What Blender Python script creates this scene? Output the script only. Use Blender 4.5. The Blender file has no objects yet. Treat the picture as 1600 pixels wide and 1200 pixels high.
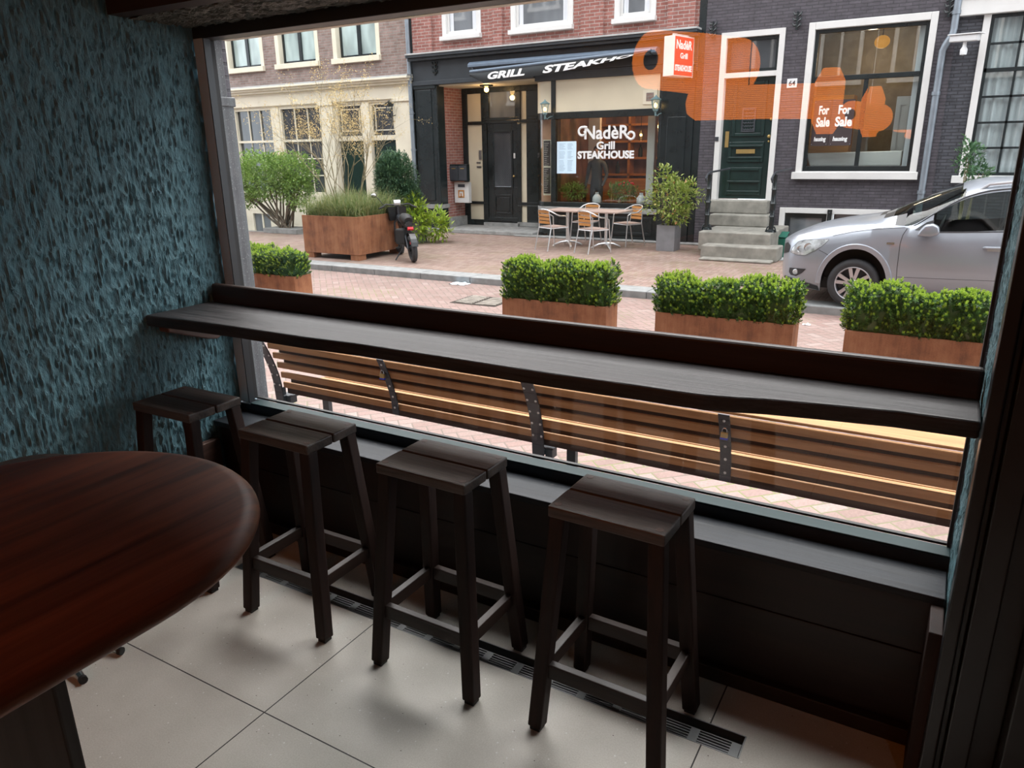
import bpy, bmesh, math, random
from math import pi, sin, cos, radians, sqrt, atan2
from mathutils import Vector, Matrix, noise
random.seed(7)
S = bpy.context.scene
SKY, SUN, LAMP, ROOM = 4.5, 11.5, 7.0, 14  # ROOM drives the added fill lamp behind the camera
COL = S.collection
# ---------------------------------------------------------------- camera, sky, light, exposure
cam = bpy.data.cameras.new('camera'); camo = bpy.data.objects.new('camera', cam); COL.objects.link(camo)
cam.sensor_width = 36.0; cam.lens = 1155.0 * 36 / 1600; cam.clip_start = 0.02; cam.clip_end = 200
Rr = ((0.86385075, 0.50354352, -0.01434521), (0.13979404, -0.26698675, -0.95350705), (-0.48396228, 0.82168242, -0.30102909))
m3 = Matrix((Rr[0], [-v for v in Rr[1]], [-v for v in Rr[2]])).transposed()
camo.matrix_world = Matrix.Translation((0, 0, 1.7)) @ m3.to_4x4()
S.camera = camo
S.view_settings.view_transform = 'Standard'; S.view_settings.look = 'None'
S.view_settings.gamma = 1.0; S.view_settings.use_curve_mapping = False
S.view_settings.exposure = 0.0
S.cycles.max_bounces = 10; S.cycles.diffuse_bounces = 5; S.cycles.glossy_bounces = 4; S.cycles.transparent_max_bounces = 24
S.cycles.sample_clamp_indirect = 6.0

world = bpy.data.worlds.new('overcast_sky'); S.world = world; world.use_nodes = True
wn = world.node_tree; wn.nodes.clear()
wo = wn.nodes.new('ShaderNodeOutputWorld'); wb = wn.nodes.new('ShaderNodeBackground')
tc = wn.nodes.new('ShaderNodeTexCoord'); sp = wn.nodes.new('ShaderNodeSeparateXYZ'); wr = wn.nodes.new('ShaderNodeValToRGB')
wn.links.new(tc.outputs['Generated'], sp.inputs[0]); wn.links.new(sp.outputs['Z'], wr.inputs[0])
wr.color_ramp.elements[0].position = 0.0; wr.color_ramp.elements[0].color = (0.62, 0.68, 0.74, 1)
wr.color_ramp.elements[1].position = 0.8; wr.color_ramp.elements[1].color = (1.0, 1.02, 1.05, 1)
wn.links.new(wr.outputs[0], wb.inputs[0]); wb.inputs[1].default_value = SKY
wn.links.new(wb.outputs[0], wo.inputs[0])

def light(name, kind, loc, energy, color=(1, 1, 1), rot=(0, 0, 0), size=None, size_y=None, angle=None):
    L = bpy.data.lights.new(name, kind); o = bpy.data.objects.new(name, L); COL.objects.link(o)
    o.location = loc; o.rotation_euler = rot; L.energy = energy; L.color = color
    if kind == 'AREA':
        L.size = size
        if size_y: L.shape = 'RECTANGLE'; L.size_y = size_y
    if kind == 'SUN': L.angle = angle
    if kind == 'POINT': L.shadow_soft_size = size or .05
    return o
# bright veiled part of the overcast sky, above the roofs across the street
light('veiled_sun', 'SUN', (0, 12, 14), SUN, (1.0, 0.98, 0.95), (radians(-42), 0, radians(8)), angle=radians(70))

# ---------------------------------------------------------------- helpers
def base_loc(o):
    v = Vector((0, 0, 0))
    while o is not None:
        v = v + o.location; o = o.parent
    return v

def tag(o, label=None, cat=None, group=None, kind=None):
    if label: o['label'] = label
    if cat: o['category'] = cat
    if group: o['group'] = group
    if kind: o['kind'] = kind
    return o

def thing(name, loc, label, cat, group=None):
    o = bpy.data.objects.new(name, None); COL.objects.link(o); o.location = loc
    o.empty_display_size = .1
    return tag(o, label, cat, group)

class MB:
    def __init__(self): self.v = []; self.f = []; self.mi = []
    def add(self, vs, fs, mi=0):
        n = len(self.v); self.v += [tuple(v) for v in vs]
        self.f += [tuple(i + n for i in f) for f in fs]; self.mi += [mi] * len(fs)
        return self
    def box(self, x0, x1, y0, y1, z0, z1, mi=0):
        return self.add([(x, y, z) for z in (z0, z1) for y in (y0, y1) for x in (x0, x1)],
                        [(0, 2, 3, 1), (4, 5, 7, 6), (0, 1, 5, 4), (2, 6, 7, 3), (0, 4, 6, 2), (1, 3, 7, 5)], mi)
    def beam(self, a, b, w, h, up=(0, 0, 1), mi=0, w2=None, h2=None):
        a = Vector(a); b = Vector(b); d = (b - a).normalized(); u = Vector(up)
        s = d.cross(u)
        if s.length < 1e-4: s = d.cross(Vector((1, 0, 0)))
        s.normalize(); u = s.cross(d).normalized()
        w2 = w if w2 is None else w2; h2 = h if h2 is None else h2
        vs = [a + s * (i * w / 2) + u * (j * h / 2) for j in (-1, 1) for i in (-1, 1)] + [b + s * (i * w2 / 2) + u * (j * h2 / 2) for j in (-1, 1) for i in (-1, 1)]
        return self.add(vs, [(0, 1, 3, 2), (4, 6, 7, 5), (0, 4, 5, 1), (2, 3, 7, 6), (0, 2, 6, 4), (1, 5, 7, 3)], mi)
    def tube(self, path, r, seg=8, mi=0, cap=True):
        P = [Vector(p) for p in path]; n = len(P)
        R = r if isinstance(r, (list, tuple)) else [r] * n
        vs = []; fs = []; prev = None
        for i, p in enumerate(P):
            d = (P[min(i + 1, n - 1)] - P[max(i - 1, 0)])
            d = d.normalized() if d.length > 1e-9 else Vector((0, 0, 1))
            if prev is None:
                s = d.cross(Vector((0, 0, 1)))
                if s.length < .05: s = d.cross(Vector((1, 0, 0)))
            else: s = prev - d * prev.dot(d)
            s.normalize(); prev = s; u = d.cross(s)
            for k in range(seg):
                a = 2 * pi * k / seg; vs.append(p + (s * cos(a) + u * sin(a)) * R[i])
        for i in range(n - 1):
            for k in range(seg):
                k2 = (k + 1) % seg
                fs.append((i * seg + k, i * seg + k2, (i + 1) * seg + k2, (i + 1) * seg + k))
        if cap:
            fs.append(tuple(range(seg - 1, -1, -1))); fs.append(tuple((n - 1) * seg + k for k in range(seg)))
        return self.add(vs, fs, mi)
    def lathe(self, prof, c=(0, 0, 0), axis='z', seg=24, mi=0, close=False):
        vs = []; fs = []; n = len(prof); c = Vector(c)
        for r, h in prof:
            for k in range(seg):
                a = 2 * pi * k / seg; x, y = r * cos(a), r * sin(a)
                p = {'z': (x, y, h), 'y': (x, h, y), 'x': (h, x, y)}[axis]
                vs.append(c + Vector(p))
        m = n if close else n - 1
        for i in range(m):
            j = (i + 1) % n
            for k in range(seg):
                k2 = (k + 1) % seg
                fs.append((i * seg + k, i * seg + k2, j * seg + k2, j * seg + k))
        return self.add(vs, fs, mi)
    def prism(self, poly, fn, t0, t1, mi=0):
        """poly: 2D points, fn(a,b,t)->xyz, extruded from t0 to t1"""
        n = len(poly)
        vs = [fn(a, b, t0) for a, b in poly] + [fn(a, b, t1) for a, b in poly]
        fs = [tuple(range(n)), tuple(range(2 * n - 1, n - 1, -1))] + [(i, (i + 1) % n, n + (i + 1) % n, n + i) for i in range(n)]
        return self.add(vs, fs, mi)
    def grid(self, fn, nu, nv, mi=0):
        vs = [fn(i / nu, j / nv) for j in range(nv + 1) for i in range(nu + 1)]
        fs = [(j * (nu + 1) + i, j * (nu + 1) + i + 1, (j + 1) * (nu + 1) + i + 1, (j + 1) * (nu + 1) + i) for j in range(nv) for i in range(nu)]
        return self.add(vs, fs, mi)
    def ball(self, c, r, seg=12, rings=8, sc=(1, 1, 1), mi=0):
        c = Vector(c); vs = []; fs = []
        for j in range(rings + 1):
            t = pi * j / rings
            for k in range(seg):
                a = 2 * pi * k / seg
                vs.append(c + Vector((r * sc[0] * sin(t) * cos(a), r * sc[1] * sin(t) * sin(a), r * sc[2] * cos(t))))
        for j in range(rings):
            for k in range(seg):
                k2 = (k + 1) % seg
                fs.append((j * seg + k, (j + 1) * seg + k, (j + 1) * seg + k2, j * seg + k2))
        return self.add(vs, fs, mi)
    def build(self, name, mat, parent=None, smooth=False, bevel=0, label=None, origin=None, seg=2, recalc=True):
        me = bpy.data.meshes.new(name)
        if parent is not None: off = base_loc(parent)
        elif origin is not None: off = Vector(origin)
        else:
            xs = [p[0] for p in self.v]; ys = [p[1] for p in self.v]; zs = [p[2] for p in self.v]
            off = Vector(((min(xs) + max(xs)) / 2, (min(ys) + max(ys)) / 2, min(zs)))
        me.from_pydata([(p[0] - off.x, p[1] - off.y, p[2] - off.z) for p in self.v], [], self.f)
        for m in (mat if isinstance(mat, (list, tuple)) else [mat]): me.materials.append(m)
        if any(self.mi): me.polygons.foreach_set('material_index', self.mi)
        if recalc:
            bm = bmesh.new(); bm.from_mesh(me); bmesh.ops.recalc_face_normals(bm, faces=bm.faces); bm.to_mesh(me); bm.free()
        if smooth: me.polygons.foreach_set('use_smooth', [True] * len(me.polygons))
        o = bpy.data.objects.new(name, me); COL.objects.link(o)
        if parent is not None: o.parent = parent
        else: o.location = off
        if bevel:
            b = o.modifiers.new('bevel', 'BEVEL'); b.width = bevel; b.segments = seg; b.limit_method = 'ANGLE'; b.angle_limit = radians(40)
        if smooth == 'auto':
            me.polygons.foreach_set('use_smooth', [True] * len(me.polygons))
            try: me.set_sharp_from_angle(angle=radians(40))
            except Exception: pass
        if label: o['label'] = label
        return o

def copy_tree(o, parent=None):
    c = o.copy(); COL.objects.link(c); c.parent = parent
    for ch in list(o.children): copy_tree(ch, c)
    return c

def struct(o): o['kind'] = 'structure'; return o

def text_pts(s, bold=0.0, shear=0.0, spacing=1.0):
    cu = bpy.data.curves.new('t', 'FONT'); cu.body = s; cu.offset = bold; cu.shear = shear; cu.extrude = 0.02; cu.resolution_u = 3; cu.space_character = spacing
    o = bpy.data.objects.new('t', cu); COL.objects.link(o)
    dg = bpy.context.evaluated_depsgraph_get(); me = bpy.data.meshes.new_from_object(o.evaluated_get(dg))
    V = [tuple(v.co) for v in me.vertices]; F = [tuple(p.vertices) for p in me.polygons]
    bpy.data.objects.remove(o); bpy.data.curves.remove(cu); bpy.data.meshes.remove(me)
    return V, F
def text(mb, s, fn, w, h, depth=.004, bold=0.0, shear=0.0, spacing=1.0, mi=0):
    """text fitted to a w x h box; fn(a,b,t) maps box coordinates to the world"""
    V, F = text_pts(s, bold, shear, spacing)
    x0 = min(v[0] for v in V); x1 = max(v[0] for v in V); y0 = min(v[1] for v in V); y1 = max(v[1] for v in V)
    mb.add([fn((v[0] - x0) / (x1 - x0) * w, (v[1] - y0) / (y1 - y0) * h, depth if v[2] > 0 else 0) for v in V], F, mi)

# ---------------------------------------------------------------- materials
def new_mat(name):
    m = bpy.data.materials.new(name); m.use_nodes = True; nt = m.node_tree
    return m, nt, nt.nodes['Principled BSDF'], nt.nodes['Material Output']
def nd(nt, t, **kw):
    n = nt.nodes.new('ShaderNode' + t)
    for k, v in kw.items():
        if k.startswith('i_'):
            key = k[2:]; n.inputs[int(key) if key.isdigit() else key].default_value = v
        else: setattr(n, k, v)
    return n
def c4(c): return (c[0], c[1], c[2], 1)
def mth(nt, op, a, b=None, clamp=False):
    n = nt.nodes.new('ShaderNodeMath'); n.operation = op; n.use_clamp = clamp
    for i, x in enumerate((a, b)):
        if x is None: continue
        if isinstance(x, (int, float)): n.inputs[i].default_value = x
        else: nt.links.new(x, n.inputs[i])
    return n.outputs[0]
def mixc(nt, fac, a, b, blend='MIX'):
    n = nt.nodes.new('ShaderNodeMix'); n.data_type = 'RGBA'; n.blend_type = blend
    for i, x in ((0, fac), (6, a), (7, b)):
        if isinstance(x, (int, float)): n.inputs[i].default_value = x
        elif isinstance(x, tuple): n.inputs[i].default_value = c4(x)
        else: nt.links.new(x, n.inputs[i])
    return n.outputs[2]
def coords(nt, scale=(1, 1, 1), kind='Object'):
    t = nd(nt, 'TexCoord'); mp = nd(nt, 'Mapping'); mp.inputs['Scale'].default_value = scale
    nt.links.new(t.outputs[kind], mp.inputs[0]); return mp.outputs[0]
def noise_tex(nt, vec, scale, detail=3, rough=.55, dist=0):
    n = nd(nt, 'TexNoise'); n.inputs['Scale'].default_value = scale; n.inputs['Detail'].default_value = detail
    n.inputs['Roughness'].default_value = rough; n.inputs['Distortion'].default_value = dist
    nt.links.new(vec, n.inputs['Vector']); return n.outputs['Fac']
def ramp(nt, fac, stops):
    r = nd(nt, 'ValToRGB'); el = r.color_ramp.elements
    while len(el) < len(stops): el.new(.5)
    for e, (p, c) in zip(el, stops): e.position = p; e.color = c4(c) if len(c) == 3 else c
    nt.links.new(fac, r.inputs[0]); return r.outputs[0]
def bump(nt, bs, height, strength=.3, dist=.01):
    b = nd(nt, 'Bump'); b.inputs['Strength'].default_value = strength; b.inputs['Distance'].default_value = dist
    nt.links.new(height, b.inputs['Height']); nt.links.new(b.outputs[0], bs.inputs['Normal'])
def mat(name, color, rough=.5, metal=0.0, var=.15, vscale=6, vstretch=(1, 1, 1), bmp=0.0, bscale=40, spec=.5, coat=0.0):
    m, nt, bs, out = new_mat(name)
    vec = coords(nt, vstretch)
    f = noise_tex(nt, vec, vscale)
    d = tuple(x * (1 - var) for x in color); l = tuple(min(1, x * (1 + var)) for x in color)
    nt.links.new(ramp(nt, f, [(.3, d), (.7, l)]), bs.inputs['Base Color'])
    bs.inputs['Roughness'].default_value = rough; bs.inputs['Metallic'].default_value = metal
    bs.inputs['Specular IOR Level'].default_value = spec
    if coat: bs.inputs['Coat Weight'].default_value = coat; bs.inputs['Coat Roughness'].default_value = .05
    if bmp: bump(nt, bs, noise_tex(nt, vec, bscale, 4), bmp, .004)
    return m
def wood(name, dark, light_, axis='x', grain=60, rough=.4, bmp=.25, spec=.5, big=2.0, coat=0):
    m, nt, bs, out = new_mat(name)
    st = {'x': (.06, 1, 1), 'y': (1, .06, 1), 'z': (1, 1, .06)}[axis]
    vec = coords(nt, st)
    f = noise_tex(nt, vec, grain, 5, .65, .4); g = noise_tex(nt, vec, big * 6, 2, .5, .6)
    s = mth(nt, 'ADD', mth(nt, 'MULTIPLY', f, .6), mth(nt, 'MULTIPLY', g, .4))
    nt.links.new(ramp(nt, s, [(.35, dark), (.65, light_)]), bs.inputs['Base Color'])
    r = mth(nt, 'ADD', mth(nt, 'MULTIPLY', f, .25), rough - .12); nt.links.new(r, bs.inputs['Roughness'])
    bs.inputs['Specular IOR Level'].default_value = spec
    if coat: bs.inputs['Coat Weight'].default_value = coat; bs.inputs['Coat Roughness'].default_value = .15
    bump(nt, bs, f, bmp, .002)
    return m
def emit(name, color, strength):
    m, nt, bs, out = new_mat(name)
    bs.inputs['Base Color'].default_value = c4(color); bs.inputs['Emission Color'].default_value = c4(color); bs.inputs['Emission Strength'].default_value = strength
    return m
def glass(name, tint=(1, 1, 1), refl=.04, dark=0.0):
    """clear pane: straight transmission plus a Fresnel-weighted mirror"""
    m, nt, bs, out = new_mat(name); nt.nodes.remove(bs)
    tr = nd(nt, 'BsdfTransparent'); tr.inputs[0].default_value = c4(tint)
    gl = nd(nt, 'BsdfGlossy'); gl.inputs['Roughness'].default_value = 0.0
    lw = nd(nt, 'LayerWeight'); lw.inputs['Blend'].default_value = .5
    f = mth(nt, 'ADD', mth(nt, 'MULTIPLY', mth(nt, 'POWER', lw.outputs['Facing'], 5.0), 1 - refl), refl)
    mx = nd(nt, 'MixShader'); nt.links.new(f, mx.inputs[0]); nt.links.new(tr.outputs[0], mx.inputs[1]); nt.links.new(gl.outputs[0], mx.inputs[2])
    nt.links.new(mx.outputs[0], out.inputs[0])
    return m
def brick(name, c1, c2, mortar, bw=.21, bh=.065, ms=.008, rough=.8, bmp=.6, irregular=0.0, plane='xz'):
    m, nt, bs, out = new_mat(name)
    t = nd(nt, 'TexCoord'); s = nd(nt, 'SeparateXYZ'); nt.links.new(t.outputs['Object'], s.inputs[0])
    cb = nd(nt, 'CombineXYZ')
    if plane == 'xz': nt.links.new(mth(nt, 'ADD', s.outputs[0], s.outputs[1]), cb.inputs[0]); nt.links.new(s.outputs[2], cb.inputs[1])
    vec = cb.outputs[0]
    if irregular:
        nz = nd(nt, 'TexNoise'); nz.inputs['Scale'].default_value = 6.0; nt.links.new(t.outputs['Object'], nz.inputs['Vector'])
        va = nd(nt, 'VectorMath', operation='MULTIPLY_ADD'); nt.links.new(nz.outputs['Color'], va.inputs[0]); va.inputs[1].default_value = (irregular,) * 3; nt.links.new(vec, va.inputs[2]); vec = va.outputs[0]
    b = nd(nt, 'TexBrick'); nt.links.new(vec, b.inputs['Vector'])
    b.inputs['Color1'].default_value = c4(c1); b.inputs['Color2'].default_value = c4(c2); b.inputs['Mortar'].default_value = c4(mortar)
    b.inputs['Scale'].default_value = 1.0; b.inputs['Mortar Size'].default_value = ms; b.inputs['Mortar Smooth'].default_value = .3
    b.inputs['Brick Width'].default_value = bw; b.inputs['Row Height'].default_value = bh
    n = noise_tex(nt, t.outputs['Object'], 9, 4); col = mixc(nt, 1.0, b.outputs['Color'], ramp(nt, n, [(.25, (.72, .72, .72)), (.75, (1.2, 1.2, 1.2))]), 'MULTIPLY')
    nt.links.new(col, bs.inputs['Base Color']); bs.inputs['Roughness'].default_value = rough
    h = mth(nt, 'ADD', mth(nt, 'SUBTRACT', 1.0, b.outputs['Fac']), mth(nt, 'MULTIPLY', noise_tex(nt, t.outputs['Object'], 50, 3), .5))
    bump(nt, bs, h, bmp, .008)
    return m
def herringbone(name, cols, mortar, w=.098, ang=0.0, rough=.75):
    m, nt, bs, out = new_mat(name)
    t = nd(nt, 'TexCoord'); mp = nd(nt, 'Mapping'); mp.inputs['Rotation'].default_value = (0, 0, ang); mp.inputs['Scale'].default_value = (1 / w, 1 / w, 1)
    nt.links.new(t.outputs['Object'], mp.inputs[0]); s = nd(nt, 'SeparateXYZ'); nt.links.new(mp.outputs[0], s.inputs[0])
    x, y = s.outputs[0], s.outputs[1]
    i = mth(nt, 'FLOOR', x); j = mth(nt, 'FLOOR', y); fx = mth(nt, 'SUBTRACT', x, i); fy = mth(nt, 'SUBTRACT', y, j)
    d = mth(nt, 'SUBTRACT', i, j); k = mth(nt, 'SUBTRACT', d, mth(nt, 'MULTIPLY', mth(nt, 'FLOOR', mth(nt, 'DIVIDE', mth(nt, 'ADD', d, .01), 4.0)), 4.0))
    def eq(v): return mth(nt, 'COMPARE', k, float(v))
    k1 = mth(nt, 'MULTIPLY', mth(nt, 'GREATER_THAN', k, .5), mth(nt, 'LESS_THAN', k, 1.5)); k2 = mth(nt, 'MULTIPLY', mth(nt, 'GREATER_THAN', k, 1.5), mth(nt, 'LESS_THAN', k, 2.5))
    hor = mth(nt, 'LESS_THAN', k, 1.5); ver = mth(nt, 'SUBTRACT', 1.0, hor)
    u = mth(nt, 'ADD', fx, k1); v = mth(nt, 'ADD', fy, k2)
    lu = mth(nt, 'ADD', 1.0, hor); lv = mth(nt, 'ADD', 1.0, ver)
    e = mth(nt, 'MINIMUM', mth(nt, 'MINIMUM', u, mth(nt, 'SUBTRACT', lu, u)), mth(nt, 'MINIMUM', v, mth(nt, 'SUBTRACT', lv, v)))
    joint = mth(nt, 'LESS_THAN', e, .055)
    bi = mth(nt, 'SUBTRACT', i, k1); bj = mth(nt, 'SUBTRACT', j, k2)
    cb = nd(nt, 'CombineXYZ'); nt.links.new(bi, cb.inputs[0]); nt.links.new(bj, cb.inputs[1])
    wn_ = nd(nt, 'TexWhiteNoise'); wn_.noise_dimensions = '2D'; nt.links.new(cb.outputs[0], wn_.inputs['Vector'])
    c = ramp(nt, wn_.outputs['Value'], [(i_ / (len(cols) - 1), q) for i_, q in enumerate(cols)])
    big = noise_tex(nt, t.outputs['Object'], 1.3, 4); c = mixc(nt, 1.0, c, ramp(nt, big, [(.3, (.85, .86, .84)), (.7, (1.1, 1.08, 1.08))]), 'MULTIPLY')
    fine = noise_tex(nt, t.outputs['Object'], 60, 3); c = mixc(nt, .35, c, fine, 'OVERLAY')
    moss = noise_tex(nt, t.outputs['Object'], .9, 3)
    mo = mixc(nt, ramp(nt, moss, [(.5, (0, 0, 0)), (.62, (1, 1, 1))]), mortar, (.16, .17, .07))
    nt.links.new(mixc(nt, joint, c, mo), bs.inputs['Base Color'])
    bs.inputs['Roughness'].default_value = rough; bs.inputs['Specular IOR Level'].default_value = .35
    h = mth(nt, 'ADD', mth(nt, 'MINIMUM', mth(nt, 'MULTIPLY', e, 6.0), 1.0), mth(nt, 'MULTIPLY', wn_.outputs['Value'], .35)); bump(nt, bs, h, .5, .006)
    return m
def leafmat(name, stops, rough=.45, trans=.25):
    m, nt, bs, out = new_mat(name)
    g = nd(nt, 'NewGeometry'); c = ramp(nt, g.outputs['Random Per Island'], stops)
    nt.links.new(c, bs.inputs['Base Color']); bs.inputs['Roughness'].default_value = rough
    tl = nd(nt, 'BsdfTranslucent'); nt.links.new(c, tl.inputs[0]); mx = nd(nt, 'MixShader'); mx.inputs[0].default_value = trans
    nt.links.new(bs.outputs[0], mx.inputs[1]); nt.links.new(tl.outputs[0], mx.inputs[2]); nt.links.new(mx.outputs[0], out.inputs[0])
    return m

M = {}
M['oak_dark'] = wood('dark_stained_wood', (.010, .0055, .004), (.032, .017, .012), 'x', 55, .5, .35, .35)
M['oak_dark_y'] = wood('dark_stained_wood_cross', (.010, .0055, .004), (.032, .017, .012), 'y', 55, .5, .35, .35)
M['oak_dark_z'] = wood('dark_stained_wood_upright', (.009, .005, .004), (.03, .015, .0115), 'z', 55, .6, .35, .2)
M['plank_warm'] = wood('worn_brown_plank', (.008, .005, .004), (.085, .058, .044), 'x', 60, .42, 1.0, .4)
M['table_wood'] = wood('red_brown_tabletop', (.042, .011, .006), (.23, .082, .042), 'y', 24, .40, .12, .25, big=1.6)
M['shelf_wood'] = wood('dark_grained_bar_wood', (.006, .005, .005), (.046, .041, .042), 'x', 60, .5, 1.0, .3)
M['sill_wood'] = wood('dark_grained_sill_wood', (.006, .0072, .009), (.022, .0255, .031), 'x', 80, .5, .5, .22)
M['wainscot'] = wood('near_black_panel', (.008, .0045, .004), (.02, .011, .009), 'x', 40, .45, .2, .35)
M['bracket'] = wood('brown_bracket_wood', (.05, .025, .018), (.12, .062, .045), 'y', 40, .5, .2)
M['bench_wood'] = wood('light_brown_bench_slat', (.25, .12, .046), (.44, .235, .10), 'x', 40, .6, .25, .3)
M['bench_shade'] = wood('bench_shade_wood', (.035, .022, .016), (.07, .044, .032), 'x', 40, .7, .2, .2)  # wood darkened to stand for shade between and under the slats
M['black_metal'] = mat('black_frame', (.008, .008, .009), .35, 0, .2)
M['frame_grey'] = mat('grey_window_frame', (.34, .42, .45), .38, 0, .08, 3)
M['lip'] = mat('teal_grey_lip', (.016, .032, .034), .5, 0, .1, spec=.2)
M['leg_grey'] = wood('grey_brown_upright', (.028, .024, .022), (.075, .066, .06), 'z', 30, .6, .3, .3)
M['frame_dark'] = mat('dark_window_bead', (.012, .015, .018), .4, 0, .1)
M['brass_strip'] = mat('pale_glazing_bead', (.55, .5, .4), .5, 0, .1)
M['ceiling'] = mat('dark_brown_ceiling', (.02, .011, .009), .6, 0, .2)
M['iron'] = mat('dark_grey_steel', (.045, .05, .058), .5, .3, .2, 8, bmp=.15)
M['rivet'] = mat('zinc_bolt_head', (.6, .6, .58), .35, .8, .1)
M['steel'] = mat('brushed_steel', (.33, .34, .34), .35, .9, .1, 8)
M['chrome'] = mat('chrome_tube', (.45, .45, .45), .25, 1.0, .05)
M['alu'] = mat('satin_aluminium', (.72, .73, .74), .3, .9, .06)
M['rubber'] = mat('black_rubber', (.012, .012, .012), .6)
M['tyre'] = mat('tyre_rubber', (.028, .028, .03), .75, 0, .2, 12)
M['brass'] = mat('brass', (.5, .36, .14), .35, .8, .1)
M['blue_plastic'] = mat('blue_plastic', (.03, .05, .5), .4)
M['cream'] = mat('cream_paint', (.68, .62, .49), .55, 0, .06, 2)
M['cream_panel'] = mat('ivory_panel_paint', (.62, .55, .41), .5, 0, .05, 2)
M['white_paint'] = mat('white_paint', (.62, .61, .59), .5, 0, .05, 2)
M['white'] = mat('white_gloss', (.66, .66, .66), .4, 0, .03)
M['letter'] = mat('white_lettering', (.75, .75, .74), .5, 0, .01)
M['black_paint'] = mat('black_green_gloss_paint', (.012, .017, .018), .25, 0, .2, 4)
M['grey_paint'] = mat('charcoal_fascia_paint', (.028, .034, .04), .4, 0, .15, 3)
M['green_door'] = mat('dark_green_door_paint', (.012, .028, .025), .2, 0, .15)
M['stone'] = mat('worn_bluestone', (.25, .25, .24), .8, 0, .25, 7, bmp=.3)
M['stair'] = mat('weathered_sandstone_step', (.23, .22, .19), .85, 0, .3, 5, bmp=.4)
M['curb'] = mat('grey_granite_curb', (.24, .245, .24), .8, 0, .18, 9, bmp=.25)
M['zinc'] = mat('zinc_pipe', (.22, .25, .28), .45, .5, .15, 5)
M['lead'] = mat('lead_grey', (.4, .4, .39), .6, .1, .15)
M['red_sign'] = mat('red_sign_face', (.62, .02, .03), .35, 0, .03)
M['awning'] = mat('black_awning_cloth', (.02, .024, .026), .7, 0, .15)
M['awning_box'] = mat('steel_blue_awning_box', (.13, .17, .22), .4, .2, .1)
M['verdigris'] = mat('grey_green_lantern', (.16, .25, .26), .5, .3, .2, 12)
M['bulb'] = emit('warm_bulb', (1.0, .62, .22), 9)
M['pane_dark'] = None
M['terracotta_plaster'] = mat('salmon_interior_wall', (.5, .26, .16), .7, 0, .1)
M['shop_wall'] = mat('warm_brown_interior', (.17, .085, .05), .6, 0, .75, 2.5, (1, 1, .4))
M['tabletop_wood'] = wood('weathered_pink_wood', (.30, .21, .17), (.46, .35, .30), 'x', 30, .6, .1)
M['slat_orange'] = wood('orange_brown_slat', (.36, .14, .03), (.55, .26, .07), 'x', 30, .5, .1)
M['planter_grey'] = mat('grey_fibre_planter', (.2, .2, .21), .7, 0, .12)
M['soil'] = mat('dark_soil', (.03, .022, .016), .95, 0, .3, 30, bmp=.5)
M['bark'] = mat('grey_brown_bark', (.13, .10, .07), .85, 0, .3, 20, bmp=.4)
M['bark_pale'] = mat('olive_bark', (.25, .21, .12), .85, 0, .3, 20)
M['silver'] = mat('silver_car_paint', (.315, .34, .38), .30, .5, .03, 2, coat=.5)
def paint(name, col, lining):
    m = mat(name, col, .30, .5, .03, 2, coat=.5); nt = m.node_tree; bs = nt.nodes['Principled BSDF']     # painted outside, dark trim inside
    g = nd(nt, 'NewGeometry'); c = bs.inputs['Base Color'].links[0].from_socket
    nt.links.new(mixc(nt, g.outputs['Backfacing'], c, lining), bs.inputs['Base Color'])
    k = mth(nt, 'SUBTRACT', 1.0, g.outputs['Backfacing']); nt.links.new(mth(nt, 'MULTIPLY', k, .5), bs.inputs['Metallic']); nt.links.new(mth(nt, 'MULTIPLY', k, .5), bs.inputs['Coat Weight'])
    return m
M['car_black'] = mat('car_black_plastic', (.02, .02, .022), .45)
M['car_glass'] = glass('tinted_car_glass', (.5, .57, .55), .028)
M['lens'] = mat('clear_headlamp', (.42, .45, .46), .10, .3, .45, 16, coat=.8)
M['amber'] = mat('amber_lamp', (.8, .3, .05), .3)
M['wheel_silver'] = mat('alloy_wheel', (.5, .5, .52), .3, .8, .05)
M['green_box'] = mat('green_letterbox', (.01, .11, .075), .35)
M['paper_blue'] = mat('pale_blue_menu', (.62, .78, .9), .5, 0, .03)
M['chalk'] = mat('chalkboard', (.035, .02, .02), .7)
M['red_light'] = mat('red_tail_lamp', (.7, .02, .03), .25)
M['jacket'] = mat('grey_blue_jacket', (.08, .11, .13), .8)
M['skin'] = mat('skin', (.5, .3, .22), .6)
M['curtain'] = mat('white_net_curtain', (.6, .62, .65), .8, 0, .12, 30, (1, 1, .02))
M['glass'] = glass('window_glass', (1, 1, 1), .045)
M['far_glass'] = glass('facade_glass', (.9, .93, .92), .06)

M['silver_body'] = paint('silver_body_paint', (.315, .34, .38), (.03, .03, .032))
# corten steel
def corten(name):
    m, nt, bs, out = new_mat(name); vec = coords(nt, (1, 1, 1)); vs = coords(nt, (1, 1, .12))
    a = noise_tex(nt, vec, 4, 5, .6); b = noise_tex(nt, vs, 14, 4, .6); f = noise_tex(nt, vec, 90, 3)
    s = mth(nt, 'ADD', mth(nt, 'MULTIPLY', a, .45), mth(nt, 'ADD', mth(nt, 'MULTIPLY', b, .4), mth(nt, 'MULTIPLY', f, .15)))
    nt.links.new(ramp(nt, s, [(.32, (.10, .042, .026)), (.47, (.26, .105, .05)), (.62, (.36, .165, .082))]), bs.inputs['Base Color'])
    bs.inputs['Roughness'].default_value = .75; bs.inputs['Specular IOR Level'].default_value = .3
    bump(nt, bs, f, .2, .002); return m
M['corten'] = corten('rusted_steel')
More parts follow.
